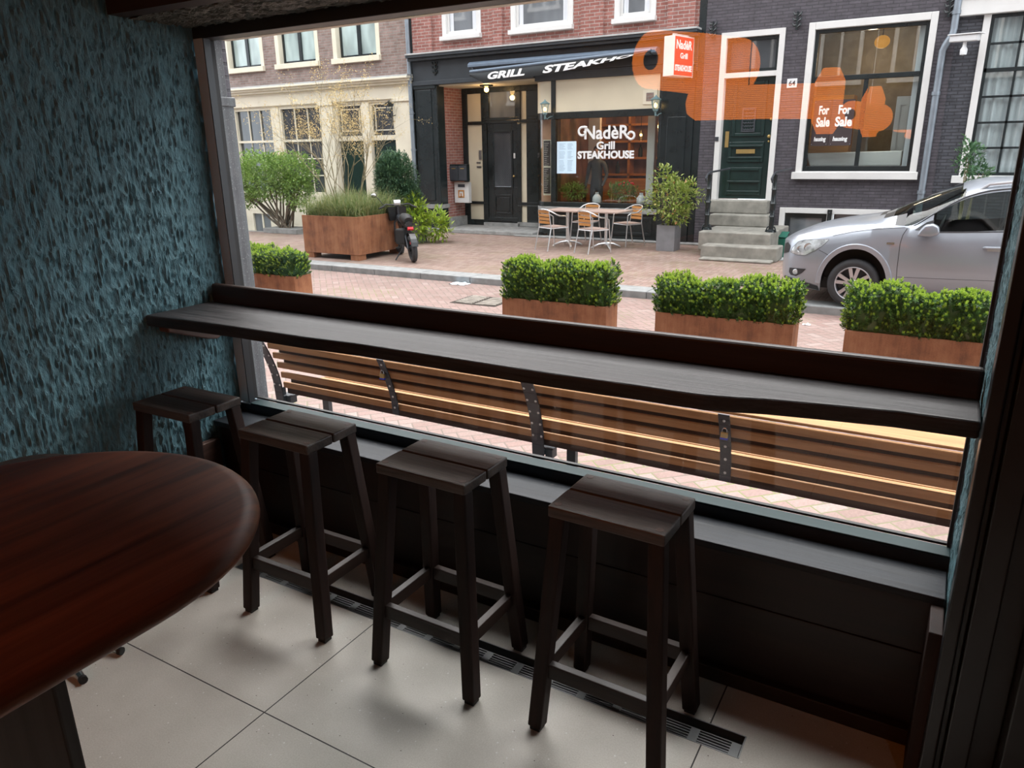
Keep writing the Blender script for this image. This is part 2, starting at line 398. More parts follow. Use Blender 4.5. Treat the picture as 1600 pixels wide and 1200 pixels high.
# rough teal plaster
def stucco(name, col, sc=(1, 1, .28)):
    m, nt, bs, out = new_mat(name); v = coords(nt, sc); v2 = coords(nt, (1, 1, .5))
    a = noise_tex(nt, v, 60, 5, .6, .8); b = noise_tex(nt, v2, 160, 3, .6)
    nt.links.new(ramp(nt, a, [(.3, tuple(x * .75 for x in col)), (.7, tuple(x * 1.25 for x in col))]), bs.inputs['Base Color'])
    bs.inputs['Roughness'].default_value = .55; bs.inputs['Specular IOR Level'].default_value = .35
    bump(nt, bs, mth(nt, 'ADD', a, mth(nt, 'MULTIPLY', b, .35)), .9, .016); return m
M['stucco'] = stucco('teal_streaked_plaster', (.088, .178, .205))
M['stucco_soffit'] = stucco('grey_streaked_plaster', (.12, .13, .115), (.3, 1, 1))
M['stucco_black'] = stucco('black_rough_plaster', (.02, .02, .02))
# speckled granite of the outer jamb
def granite(name):
    m, nt, bs, out = new_mat(name); vec = coords(nt); n = noise_tex(nt, vec, 210, 2, .5); k = noise_tex(nt, vec, 14, 3)
    c = mixc(nt, ramp(nt, n, [(.64, (0, 0, 0)), (.72, (1, 1, 1))]), mixc(nt, k, (.05, .052, .056), (.10, .10, .105)), (.30, .30, .30))
    nt.links.new(c, bs.inputs['Base Color']); bs.inputs['Roughness'].default_value = .5; return m
M['granite'] = granite('speckled_granite')
# interior slab floor
def slab(name):
    m, nt, bs, out = new_mat(name); t = nd(nt, 'TexCoord'); s = nd(nt, 'SeparateXYZ'); nt.links.new(t.outputs['Object'], s.inputs[0])
    def line(o, off, p):
        q = mth(nt, 'DIVIDE', mth(nt, 'ADD', o, off), p); fr = mth(nt, 'SUBTRACT', q, mth(nt, 'FLOOR', mth(nt, 'ADD', q, .5)))
        return mth(nt, 'LESS_THAN', mth(nt, 'ABSOLUTE', fr), .0022 / p)
    j = mth(nt, 'MAXIMUM', line(s.outputs[0], 1.68, 1.25), line(s.outputs[1], -1.262, 1.25))
    o = t.outputs['Object']
    a = noise_tex(nt, o, 5, 5, .6); f = noise_tex(nt, o, 220, 2)
    c = ramp(nt, a, [(.3, (.52, .495, .44)), (.7, (.60, .57, .515))]); c = mixc(nt, .25, c, f, 'OVERLAY')
    vo = nd(nt, 'TexVoronoi'); vo.inputs['Scale'].default_value = 55; nt.links.new(o, vo.inputs['Vector'])
    rnd = nd(nt, 'SeparateColor'); nt.links.new(vo.outputs['Color'], rnd.inputs[0])
    near = mth(nt, 'LESS_THAN', vo.outputs['Distance'], .16)
    wsp = mth(nt, 'MULTIPLY', near, mth(nt, 'GREATER_THAN', rnd.outputs[0], .90)); bsp = mth(nt, 'MULTIPLY', mth(nt, 'LESS_THAN', vo.outputs['Distance'], .10), mth(nt, 'LESS_THAN', rnd.outputs[0], .10))
    c = mixc(nt, wsp, c, (.72, .71, .68)); c = mixc(nt, bsp, c, (.08, .05, .035)); c = mixc(nt, j, c, (.035, .03, .028))
    nt.links.new(c, bs.inputs['Base Color']); bs.inputs['Roughness'].default_value = .5; bs.inputs['Specular IOR Level'].default_value = .4
    return m
M['slab'] = slab('speckled_concrete_slab')
HB = [(.215, .142, .124), (.24, .166, .148), (.262, .188, .168), (.228, .152, .134), (.28, .214, .194)]
M['road'] = herringbone('road_brick', HB, (.15, .12, .10), .098, radians(45))
M['road_straight'] = herringbone('sidewalk_brick', [(.22, .145, .118), (.26, .18, .15), (.30, .22, .188), (.24, .16, .138)], (.14, .115, .09), .085, radians(0))
M['brick_brown'] = brick('brown_brick', (.20, .128, .105), (.28, .20, .175), (.25, .225, .2), .21, .062, .009)
M['brick_red'] = brick('red_brick', (.24, .085, .066), (.30, .125, .102), (.36, .31, .285), .22, .066, .007)
M['brick_dark'] = brick('dark_painted_brick', (.062, .055, .065), (.082, .073, .085), (.05, .045, .052), .2, .055, .008, .7, 1.0, .012)
M['brick_blue'] = brick('blue_black_brick', (.045, .048, .058), (.07, .072, .085), (.03, .03, .036), .2, .055, .009, .6, 1.0, .014)
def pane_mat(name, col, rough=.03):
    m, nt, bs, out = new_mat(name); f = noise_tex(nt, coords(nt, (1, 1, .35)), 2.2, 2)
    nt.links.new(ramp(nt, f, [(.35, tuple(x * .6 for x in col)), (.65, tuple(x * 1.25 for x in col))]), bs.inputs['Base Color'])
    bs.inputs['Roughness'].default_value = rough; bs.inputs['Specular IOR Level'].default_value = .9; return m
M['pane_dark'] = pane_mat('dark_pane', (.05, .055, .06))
M['pane_blind_sky'] = pane_mat('blind_and_sky_pane', (.42, .52, .50), .12)  # pale tone: blinds plus sky reflection painted into the colour
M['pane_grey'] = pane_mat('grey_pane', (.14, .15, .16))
# ================================================================ THE ROOM
XL, XR, YG = -2.87, 0.13, 2.345           # left wall, right return of the window niche, glass
DX0, DX1, DY0, DY1 = -2.47, -0.32, 1.812, 1.908     # floor drain slot
b = MB()
for x0, x1, y0, y1 in ((-2.9, 2.2, -4, DY0), (-2.9, 2.2, DY1, 2.34), (-2.9, DX0, DY0, DY1), (DX1, 2.2, DY0, DY1)):
    b.add([(x0, y0, 0), (x1, y0, 0), (x1, y1, 0), (x0, y1, 0)], [(0, 1, 2, 3)])
struct(b.build('floor', M['slab'], origin=(0, 0, 0)))
# left wall: streaky trowelled plaster, real relief
def streak(y, z):
    w = noise.noise(Vector((y * 9, z * 3.2, 1.7))) * .05
    a = noise.noise(Vector((y * 52 + w * 16, z * 11, 0))); c = noise.noise(Vector((y * 120, z * 48, 5)))
    r = max(0, .55 - abs(a)) ** 2
    return r * .040 + c * .0055 + w * .05
b = MB()
b.grid(lambda u, v: (XL - .014 + streak(.25 + u * 2.03, .38 + v * 2.0), .25 + u * 2.03, .38 + v * 2.0), 290, 250)
b.box(XL - .1, XL - .006, -4, .25, 0, 2.9); b.box(XL - .1, XL - .006, .25, 2.34, 0, .38); b.box(XL - .1, XL - .006, .25, 2.34, 2.38, 2.9)
struct(b.build('wall_left', M['stucco'], origin=(0, 0, 0), smooth='auto'))
# the niche's right return
b = MB()
b.grid(lambda u, v: (XR + .006 - .45 * streak(1.96 + u * .38, .05 + v * 2.15), 1.96 + u * .38, .05 + v * 2.15), 60, 240)
b.box(XR + .006, XR + .1, 1.96, 2.34, 0, 2.3)
struct(b.build('wall_right', M['stucco'], origin=(0, 0, 0), smooth='auto'))
b = MB(); b.box(-3.2, 2.3, -4.1, 1.98, 2.9, 3.0)
struct(b.build('ceiling', M['ceiling']))
b = MB(); b.grid(lambda u, v: (XL + u * 3.02, 1.98 + v * .29, 2.217 - streak(3 + v * .29, u * 3.02) * .9), 300, 40); b.box(XL, XR + .02, 1.98, 2.27, 2.218, 2.26)
struct(b.build('trim_1', M['stucco_soffit'], origin=(0, 0, 0), smooth='auto'))
b = MB(); b.box(XL, 2.2, 1.90, 1.979, 2.212, 2.9)
struct(b.build('trim_2', M['ceiling']))
b = MB(); b.box(-3.0, 2.3, -4.2, -4.0, 0, 3.0); struct(b.build('wall_back', M['stucco_black']))
b = MB(); b.box(2.2, 2.35, -4.0, 2.1, 0, 3.0); struct(b.build('wall_east', M['stucco_black']))
# panelling under the window, sill and skirting
b = MB()
b.box(XL, XR, 2.135, 2.26, .05, .30); b.box(XL, XR, 2.135, 2.26, .304, .487); b.box(XL, XR, 2.145, 2.26, 0, .49)
struct(b.build('wall_front', M['wainscot'], bevel=.002))
b = MB(); b.box(XL + .001, XR - .001, 2.10, 2.134, 0, .055); struct(b.build('baseboard_front', M['oak_dark'], bevel=.004))
sill = MB(); sill.box(XL + .001, XR - .001, 2.10, 2.268, .488, .513)
o = struct(sill.build('trim_3', M['sill_wood'], bevel=.003))
for px in (-2.0, -1.15, -.3): MB().lathe([(0, .5132), (.006, .5135), (.007, .5128)], (px, 2.235, 0), seg=10).build('screw_hole', M['rubber'], o)
b = MB(); b.box(XR - .034, XR - .001, 1.955, 2.098, 0, .49); struct(b.build('trim_4', M['oak_dark_z'], bevel=.003))
b = MB(); b.box(XL + .001, XL + .035, 1.955, 2.098, 0, .43); struct(b.build('trim_5', M['bracket'], bevel=.003))
# window frame and pane
w = MB()
w.box(XL, -2.812, 2.268, 2.302, .559, 2.168); w.box(XL, -2.838, 2.312, 2.343, .559, 2.168); w.box(XL, -2.835, 2.302, 2.312, .559, 2.168)
win = struct(w.build('window_1', M['frame_grey'], bevel=.003))
q = MB(); q.box(XL, XR, 2.268, 2.335, .488, .551); q.box(XL, XR, 2.335, 2.37, .488, .535); q.build('bottom_rail', M['frame_dark'], win)  # rail coloured dark for the shade on its front face
q = MB(); q.box(XL + .07, XR, 2.267, 2.332, .5515, .559); q.build('bottom_lip', M['lip'], win, bevel=.002)
h = MB(); h.box(XL, XR, 2.268, 2.345, 2.165, 2.217); h.build('window_header', M['frame_dark'], win, bevel=.003)
h = MB(); h.box(-2.80, XR, 2.356, 2.392, 2.166, 2.189); h.build('outer_lintel', M['brass_strip'], win)
h = MB(); h.box(-2.866, XR - .001, 2.338, 2.354, .556, .564); h.box(-2.838, -2.834, 2.315, 2.3455, .56, 2.168); h.box(XR - .010, XR - .002, 2.325, 2.358, .56, 2.168); h.build('rubber_gasket', M['rubber'], win)
q = MB(); q.box(-2.812, -2.807, 2.27, 2.303, .559, 2.166); q.build('inner_bead', M['frame_dark'], win)
g = MB(); g.box(-2.866, XR - .010, 2.3465, 2.3535, .558, 2.164); g.build('glass_pane', M['glass'], win)
# dark steel door post at the right
d = MB()
d.box(XR - .003, XR + .028, 1.90, 1.962, 0, 2.9); d.box(XR + .028, XR + .045, 1.93, 1.97, 0, 2.9); d.box(XR + .045, XR + .10, 1.905, 1.96, 0, 2.9)
d.box(XR + .10, XR + .16, 1.94, 1.99, 0, 2.9); d.box(XR + .16, XR + .36, 1.86, 1.95, 0, 2.9)
dr = struct(d.build('door_1', M['black_metal'], bevel=.004))
d = MB(); d.box(XR + .37, 1.25, 1.93, 1.99, .02, 2.2); d.build('door_leaf', M['black_metal'], dr)
d = MB(); d.box(XR - .002, XR + .028, 1.885, 1.90, 0, .05); d.build('stone_plinth', M['granite'], dr)
b = MB(); b.box(1.26, 2.2, 1.95, 2.05, 0, 2.9); struct(b.build('trim_6', M['stucco_black']))

# bar shelf
sh = thing('bar_shelf', (-1.37, 2.0, 1.02), 'long dark live-edge wooden bar shelf with raised back ledge across the window', 'shelf')
edge = [(-2.868, 1.846), (-2.6, 1.862), (-2.353, 1.873), (-1.974, 1.874), (-1.738, 1.888), (-1.351, 1.886), (-0.974, 1.881), (-0.80, 1.886), (-0.697, 1.89), (-0.60, 1.889), (-0.513, 1.893), (-0.434, 1.912), (-0.356, 1.936), (-0.202, 1.964), (-0.056, 1.988), (0.128, 1.995)]
poly = edge + [(0.128, 2.19), (-2.868, 2.19)]
MB().prism(poly, lambda a, b_, t: (a, b_, t), 1.018, 1.065).build('shelf_board', M['shelf_wood'], sh, bevel=.008, seg=3)
MB().box(-2.868, .128, 2.185, 2.222, 1.03, 1.145).build('back_ledge', M['oak_dark'], sh, bevel=.012, seg=3)
for x0 in (XL + .002,):
    MB().prism([(1.90, 1.018), (2.19, 1.018), (2.19, .945), (2.165, .915), (2.135, .905), (2.09, .915), (1.90, .985)], lambda a, b_, t: (t, a, b_), x0, x0 + .065).build('bracket', M['bracket'], sh, bevel=.006)

# ---- bar stools
def make_stool():
    r = thing('bar_stool', (0, 0, 0), 'x', 'stool', 'dark wooden bar stools under the window shelf')
    for k, (y0, y1) in enumerate(((-.127, -.002), (.003, .125))):
        MB().box(-.172, .172, y0, y1, .715, .75).build('seat_plank', M['plank_warm'], r, bevel=.005)
    for sx in (-1, 1):
        for sy in (-1, 1):
            MB().beam((sx * .192, sy * .155, .012), (sx * .146, sy * .098, .716), .046, .046, up=(0, 1, 0)).build('leg', M['oak_dark_z'], r, bevel=.005)
            MB().beam((sx * .192, sy * .155, 0), (sx * .192, sy * .155, .0125), .034, .034, up=(0, 1, 0)).build('leg_glide', M['rubber'], r)
            MB().lathe([(0, .7506), (.010, .7508), (.0115, .7495)], (sx * .150, sy * .103, 0), seg=12).build('wood_plug', M['bracket'], r)
        MB().box(sx * .175 - .013, sx * .175 + .013, -.158, .158, .195, .242).build('stretcher', M['oak_dark_y'], r, bevel=.003)
    for sy in (-1, 1):
        MB().box(-.185, .185, sy * .137 - .013, sy * .137 + .013, .19, .24).build('stretcher', M['oak_dark'], r, bevel=.003)
    return r
st0 = make_stool()
ST = [(-2.60, 1.795, .015, 'dark wooden bar stool in the corner against the teal wall'),
      (-1.965, 1.785, .005, 'dark wooden bar stool with pale round plugs in its smooth seat, nearest the table'),
      (-1.318, 1.785, -.012, 'dark wooden bar stool with rough worn seat, third from the teal wall'),
      (-.695, 1.785, -.02, 'dark wooden bar stool farthest from the teal wall, foreground')]
for i, (x, y, a, lab) in enumerate(ST):
    o = st0 if i == 0 else copy_tree(st0)
    o.location = (x, y, 0); o.rotation_euler = (0, 0, a); o['label'] = lab

# ---- floor drain
dr = thing('floor_drain', ((DX0 + DX1) / 2, (DY0 + DY1) / 2, -.05), 'slotted steel floor drain set in the tiles under the stools', 'drain')
c = MB(); c.box(DX0, DX1, DY0 - .001, DY0 + .003, -.05, .001); c.box(DX0, DX1, DY1 - .003, DY1 + .001, -.05, .001); c.box(DX0 - .001, DX0 + .003, DY0, DY1, -.05, .001); c.box(DX1 - .003, DX1 + .001, DY0, DY1, -.05, .001)
c.build('channel', M['steel'], dr)
MB().box(DX0, DX1, DY0, DY1, -.052, -.05).build('channel_bottom', M['rubber'], dr)
g = MB(); y0, y1 = DY0 + .005, DY0 + .066
for k in range(6):
    yy = y0 + (y1 - y0 - .0045) * k / 5; g.box(DX0 + .006, DX1 - .006, yy, yy + .0045, -.011, -.008)
n = 17
for k in range(n + 1):
    xx = DX0 + .006 + (DX1 - DX0 - .012 - .028) * k / n; g.box(xx, xx + .028, y0, y1, -.0112, -.0079)
g.build('grate', M['steel'], dr)

# ---- added neutral fill lamp behind the camera, brightens the room
cl = thing('fill_light', (1.6, -2.2, 2.8), 'added round white fill light behind the camera, out of view', 'lamp')
MB().lathe([(0, 2.899), (.13, 2.899), (.13, 2.86), (.11, 2.85), (0, 2.85)], (1.6, -2.2, 0), seg=24).build('housing', M['white'], cl, smooth='auto')
light('fill_light_source', 'POINT', (1.6, -2.2, 2.75), ROOM, (1, .95, .9), size=.1)

# ---- high oval table
tb = thing('high_table', (-1.38, -.2, 0), 'high oval red-brown wooden table with rounded end at the left', 'table')
R_, CX, CY = .425, -1.38, .562
outl = [(CX + R_ * cos(t), CY + R_ * sin(t)) for t in [pi * k / 40 for k in range(41)]] + [(CX + R_ * cos(pi + pi * k / 40), -.95 + R_ * sin(pi + pi * k / 40)) for k in range(41)]
t = MB(); n = len(outl)
prof = [(.030, 1.012), (.012, 1.014), (.003, 1.021), (0, 1.029), (.002, 1.037), (.008, 1.044), (.018, 1.049), (.032, 1.051)]
def inset(p, d):
    cx, cy = CX, min(max(p[1], -.95), CY); v = Vector((p[0] - cx, p[1] - cy)); v = v * ((R_ - d) / R_); return (cx + v.x, cy + v.y)
vs = [(*inset(p, dd), z) for dd, z in prof for p in outl]
fs = [(j * n + i, j * n + (i + 1) % n, (j + 1) * n + (i + 1) % n, (j + 1) * n + i) for j in range(len(prof) - 1) for i in range(n)]
fs += [tuple(range(n - 1, -1, -1)), tuple((len(prof) - 1) * n + i for i in range(n))]
t.add(vs, fs); t.build('tabletop', M['table_wood'], tb, smooth='auto')
for y0 in (.455, -.93): MB().box(-1.66, -1.10, y0, y0 + .022, 0, 1.013).build('leg_panel', M['leg_grey'], tb, bevel=.004)
MB().box(-1.41, -1.35, -.908, .455, .85, .95).build('crossbar', M['oak_dark_y'], tb, bevel=.004)

# metal stool tucked behind the table
ms = thing('metal_stool', (-2.58, 1.13, 0), 'stool on a low star foot of grey metal tubes, mostly hidden behind the high table', 'stool')
SX, SY = -2.585, 1.135
MB().lathe([(0, .66), (.16, .66), (.17, .675), (.165, .69), (0, .695)], (SX, SY, 0), seg=28).build('seat', M['oak_dark'], ms, smooth='auto')
MB().tube([(SX, SY, .05), (SX, SY, .66)], .02, 12).build('column', M['chrome'], ms, smooth='auto')
for fx, fy in ((-2.361, 1.21), (-2.331, 1.059), (-2.80, 1.22), (-2.80, 1.05)):
    MB().tube([(fx, fy, .014), (fx + (SX - fx) * .5, fy + (SY - fy) * .35, .04), (SX, SY, .075)], .0125, 12).build('foot_tube', M['chrome'], ms, smooth='auto')
    d_ = Vector((fx - SX, fy - SY, -.05)).normalized(); MB().tube([(fx, fy, .0145), (fx + d_.x * .014, fy + d_.y * .014, .0145)], .0145, 12).build('foot_cap', M['rubber'], ms, smooth='auto')

# ---- orange woven pendant lamps further inside the room (seen as reflections in the glass)
def woven(name, k):
    m, nt, bs, out = new_mat(name); s = nd(nt, 'TexWave'); s.inputs['Scale'].default_value = 22; s.inputs['Distortion'].default_value = 1.5; s.bands_direction = 'Z'
    nt.links.new(coords(nt), s.inputs['Vector']); c = ramp(nt, s.outputs['Fac'], [(.2, (.70, .155, .012)), (.8, (1.0, .25, .028))])
    bs.inputs['Base Color'].default_value = (.35, .10, .02, 1); bs.inputs['Specular IOR Level'].default_value = .1; nt.links.new(c, bs.inputs['Emission Color']); bs.inputs['Emission Strength'].default_value = k; return m
M['woven'] = woven('glowing_woven_shade', LAMP)
MY = lambda y: 2 * 2.349 - y
def pendant(name, label, axis_pts, radii, cord_at, hole=0, seg=28, grp='orange woven pendant lamps'):
    """axis points/radii of the shade given in room coordinates"""
    r = thing(name, axis_pts[0], label, 'lamp', grp)
    m = MB(); m.tube(axis_pts, radii, seg, cap=False)
    if hole:                                        # ring-shaped open end
        a = Vector(axis_pts[0]); d = (Vector(axis_pts[1]) - a).normalized()
        m.tube([a, a + d * .001], [radii[0], hole], seg, cap=False)
        MB().tube([a - d * .012, a + d * .02], hole, seg).build('shade_opening', M['rubber'], r)
    m.build('lamp_shade', M['woven'], r, smooth='auto', recalc=False)
    MB().tube([cord_at, (cord_at[0], cord_at[1], 2.9)], .004, 6).build('cord', M['rubber'], r)
    return r
A, B = Vector((-2.24, MY(6.05), 2.37)), Vector((-1.80, MY(7.0), 2.36))
pendant('pendant_lamp', 'fat orange tube lamp with open round end, reflected before the awning', [A, A.lerp(B, .5), B, B + (B - A) * .08, B + (B - A) * .12], [.215, .235, .235, .16, .01], A.lerp(B, .5), .075)
pendant('pendant_lamp', 'long horizontal orange tube lamp, reflected across the green front door', [(-1.98, MY(6.2), 2.035), (-1.96, MY(6.2), 2.035), (-1.90, MY(6.2), 2.035), (-1.4, MY(6.2), 2.03), (-1.0, MY(6.25), 2.02)], [.03, .085, .125, .125, .125], (-1.5, MY(6.2), 2.15))
def lantern(x, y, z0, z1, r, label):
    q = thing('pendant_lamp', (x, y, z0), label, 'lamp', 'orange woven pendant lamps')
    c_ = .22 * (z1 - z0)
    m = MB(); m.tube([(x, y, z0), (x, y, z0 + .09), (x, y, z1 - .09), (x, y, z1)], [r * .55, r, r, r * .55], 8); m.build('lamp_shade', M['woven'], q)
    MB().tube([(x, y, z1), (x, y, 2.9)], .004, 6).build('cord', M['rubber'], q)
lantern(-.915, MY(6.2), 1.785, 2.24, .105, 'large orange eight-sided lantern, reflected left of the sale notice window bar')
lantern(-.69, MY(7.0), 1.765, 2.15, .088, 'smaller orange eight-sided lantern, reflected right of the sale notice')
C0 = Vector((-.80, MY(6.6), 1.93)); C1 = Vector((-.66, MY(7.3), 1.92))
pendant('pendant_lamp', 'small orange ring lamp, reflected between the two orange lanterns', [C0, C1, C1 + (C1 - C0) * .1], [.10, .11, .02], C0.lerp(C1, .5), .04)
# ================================================================ OUTSIDE: GROUND
ZR, ZS = -.30, -.20                      # road and far sidewalk
FY = 15.3                                # house fronts
b = MB(); b.add([(-30, 2.45, ZR), (14, 2.45, ZR), (14, 9.78, ZR), (-30, 9.78, ZR)], [(0, 1, 2, 3)])
struct(b.build('street', M['road'], origin=(0, 0, 0)))
b = MB()
for k in range(46):
    x0 = -30 + k * .98; b.box(x0, x0 + .972, 9.74, 10.12, ZR - .05, ZS)
struct(b.build('curb', M['curb'], bevel=.012))
b = MB()
def quad(x0, x1, y0, y1): b.box(x0, x1, y0, y1, ZS - .1, ZS - .001)
quad(-30, -13.85, 10.12, 13.45); quad(-13.85, -2.95, 10.12, 15.9); quad(-2.95, 14, 10.12, 13.6)
struct(b.build('sidewalk', M['road_straight'], origin=(0, 0, 0)))
b = MB(); b.box(-30, -13.85, 13.4, 13.55, -1.0, ZS + .005); b.box(-2.95, -.4, 13.55, 13.68, -1.0, ZS + .005); b.box(-30, -13.9, 13.5, 16, -1.0, -.8); b.box(-2.95, 14, 13.6, 16, -1.0, -.8)
struct(b.build('trim_7', M['stone'], bevel=.01))
b = MB(); b.box(-8.75, -2.97, 15.05, 15.3, ZS, -.17); b.box(-11.5, -8.3, 15.12, 16.4, ZS, -.11)
struct(b.build('trim_8', M['stone'], bevel=.012))
# our own house front above and beside the shop window (it is what the panes across the street mirror)
b = MB(); b.box(-30, XL - .02, 2.39, 2.45, ZR, 10.5); b.box(XR, 14, 2.39, 2.45, ZR, 10.5); b.box(XL, XR, 2.39, 2.45, 2.19, 10.5); b.box(XL, XR, 2.372, 2.45, ZR, .485)
struct(b.build('wall_outer', M['brick_dark'], origin=(0, 0, 0)))
for k in range(14):
    for z0 in (3.6, 6.9):
        x0 = -20 + k * 2.2; q = MB(); q.box(x0, x0 + .12, 2.44, 2.52, z0, z0 + 2.2); q.box(x0 + 1.2, x0 + 1.32, 2.44, 2.52, z0, z0 + 2.2); q.box(x0, x0 + 1.32, 2.44, 2.52, z0 + 2.08, z0 + 2.2); q.box(x0 - .06, x0 + 1.38, 2.44, 2.54, z0, z0 + .14); q.box(x0 + .62, x0 + .7, 2.44, 2.49, z0, z0 + 2.1)
        wo_ = struct(q.build('window_%d' % (2 + k + (14 if z0 > 5 else 0)), M['white_paint'])); MB().box(x0 + .12, x0 + 1.2, 2.455, 2.46, z0 + .1, z0 + 2.1).build('pane', M['pane_grey'], wo_)
b = MB(); b.box(XL - .5, XL + .001, 2.366, 2.44, ZR, 1.93); b.box(XL - .5, XL + .001, 2.366, 2.412, 1.93, 3.0); b.box(XL - .5, XL + .008, 2.366, 2.447, 1.905, 1.945)
struct(b.build('trim_9', M['granite'], origin=(0, 0, 0), bevel=.004))
b = MB(); b.box(XL - .04, XL + .003, 2.354, 2.3655, .5, 2.2); struct(b.build('trim_10', M['frame_grey']))

# ================================================================ BENCH
bn = thing('street_bench', (-1.9, 3.6, ZR), 'long wooden slatted bench on grey steel legs outside the window, seen from behind', 'bench')
BX0, BX1 = -3.86, 0.55
def backpt(s):                      # s 0..1 from lowest to top slat: y, z, lean
    z = .172 + s * .305; y = 3.42 - .10 * s ** 1.5; return y, z
for k in range(5):
    y, z = backpt(k / 4); y -= 0
    th = .020
    h = .043
    dz = 0.0
    MB().box(BX0, BX1, y, y + th, z - h / 2 + dz, z + h / 2 + dz).build('back_slat', M['bench_wood'], bn, bevel=.006)
for k in (0, 2, 3):                     # added slats behind the gaps, coloured dark for the shade there
    y, z = backpt((k + .5) / 4); MB().box(BX0, BX1, y + .075, y + .105, z - .072, z + .004).build('gap_shade_slat', M['bench_shade'], bn, bevel=.006)
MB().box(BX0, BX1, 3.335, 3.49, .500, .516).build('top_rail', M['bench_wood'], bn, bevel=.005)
MB().box(BX0, BX1, 3.452, 3.48, .10, .160).build('shade_board', M['bench_shade'], bn, bevel=.004)  # added board, dark colour stands for shade under the lowest slat
for k in range(6):
    y = 3.535 + k * .07
    MB().box(BX0, BX1, y, y + .060, .085, .125).build('seat_slat', M['bench_wood'], bn, bevel=.006)
def support(x, wd, full):
    pts = []
    for i in range(13):
        s = i / 12; zz = .125 + s * .39 if not full else ZR + .02 + s * (.515 - ZR - .02)
        if zz > .14: ss = (zz - .172) / .305; yy = 3.415 - .10 * max(ss, 0) ** 1.5
        else: q = (.14 - zz) / .44; yy = 3.415 - .16 * q ** 1.6 + .10 * q
        pts.append((yy - .006, zz))
    m = MB()
    for (y0, z0), (y1, z1) in zip(pts, pts[1:]):
        m.add([(x - wd / 2, y0 - .006, z0), (x + wd / 2, y0 - .006, z0), (x + wd / 2, y0 + .004, z0), (x - wd / 2, y0 + .004, z0),
               (x - wd / 2, y1 - .006, z1), (x + wd / 2, y1 - .006, z1), (x + wd / 2, y1 + .004, z1), (x - wd / 2, y1 + .004, z1)],
              [(0, 1, 5, 4), (2, 3, 7, 6), (1, 2, 6, 5), (3, 0, 4, 7), (0, 3, 2, 1), (4, 5, 6, 7)])
    if full:                        # web, seat bearer and front foot
        m.box(x - .006, x + .006, 3.41, 3.47, -.1, .14); m.box(x - .03, x + .03, 3.42, 3.97, .05, .084); m.box(x - .03, x + .03, 3.84, 3.88, ZR, .06); m.box(x - .05, x + .05, 3.36, 3.93, ZR, ZR + .02)
        m.box(x + .03, x + .075, 3.44, 3.50, .03, .085)
    o = m.build('back_strap' if not full else 'support', M['iron'], bn, bevel=.002)
    for k in range(5):
        if not full and k == 3: continue
        y, z = backpt(k / 4); y = 3.415 - .10 * max((z - .172) / .305, 0) ** 1.5 - .012
        for dx in ((-.026, .026) if full else (0,)):
            MB().ball((x + dx, y, z), .0075, 10, 6, (1, .7, 1)).build('bolt_head', M['rivet'], o, smooth='auto')
support(-3.90, .075, True); support(-1.845, .075, True); support(.51, .075, True)
support(-2.86, .048, False); support(-.795, .054, False)
def padlock(x, z, label):
    y = 3.415 - .10 * ((z - .172) / .305) ** 1.5 - .02
    p = thing('padlock', (x, y, z - .03), label, 'padlock', 'brass padlocks on the bench straps')
    MB().box(x - .017, x + .017, y - .012, y + .004, z - .022, z + .006).build('body', M['brass'], p, bevel=.003)
    MB().box(x - .0185, x + .0185, y - .013, y + .005, z - .030, z - .0215).build('bumper', M['blue_plastic'], p, bevel=.002)
    MB().tube([(x - .011, y - .003, z + .004), (x - .011, y - .003, z + .018), (x - .006, y - .003, z + .026), (x + .006, y - .003, z + .026), (x + .011, y - .003, z + .018), (x + .011, y - .003, z + .004)], .0032, 8).build('shackle', M['chrome'], p, smooth='auto')
padlock(-2.875, .408, 'small brass padlock with blue bottom on the left bench strap')
padlock(-.793, .408, 'small brass padlock with blue bottom on the right bench strap')

# ================================================================ PLANTS
def leaf(V, F, MI, p, d, up, L, W, mi=0, fold=.25):
    d = d.normalized(); s = d.cross(up)
    if s.length < 1e-3: s = d.cross(Vector((1, 0, 0)))
    s.normalize(); u = s.cross(d)
    n = len(V)
    V += [tuple(p), tuple(p + d * L * .5 + s * W * .5 + u * W * fold), tuple(p + d * L), tuple(p + d * L * .5 - s * W * .5 + u * W * fold)]
    F.append((n, n + 1, n + 2, n + 3)); MI.append(mi)
def rv(): 
    while 1:
        v = Vector((random.uniform(-1, 1), random.uniform(-1, 1), random.uniform(-1, 1)))
        if .05 < v.length < 1: return v.normalized()
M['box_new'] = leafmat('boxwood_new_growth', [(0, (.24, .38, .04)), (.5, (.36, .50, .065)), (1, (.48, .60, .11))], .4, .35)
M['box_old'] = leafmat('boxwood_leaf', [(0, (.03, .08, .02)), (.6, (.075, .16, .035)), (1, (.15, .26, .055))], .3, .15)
M['shrub_leaf'] = leafmat('privet_leaf', [(0, (.13, .22, .045)), (.6, (.24, .38, .085)), (1, (.36, .50, .15))], .45, .3)
M['yew_leaf'] = leafmat('yew_leaf', [(0, (.035, .085, .04)), (.7, (.07, .15, .075)), (1, (.13, .22, .10))], .5, .15)
M['rhodo_leaf'] = leafmat('glossy_leaf', [(0, (.16, .24, .035)), (.6, (.30, .38, .08)), (.93, (.44, .48, .16)), (1, (.5, .2, .1))], .3, .25)
M['fatsia_leaf'] = leafmat('yellow_green_leaf', [(0, (.22, .36, .03)), (1, (.45, .55, .08))], .4, .35)
M['laurel_leaf'] = leafmat('laurel_leaf', [(0, (.05, .13, .06)), (1, (.14, .26, .12))], .35, .2)
M['grass_blade'] = leafmat('ornamental_grass', [(0, (.10, .16, .04)), (.6, (.20, .25, .08)), (1, (.40, .36, .18))], .6, .3)
M['catkin'] = leafmat('pale_yellow_bud', [(0, (.50, .36, .15)), (1, (.72, .58, .28))], .7, .3)

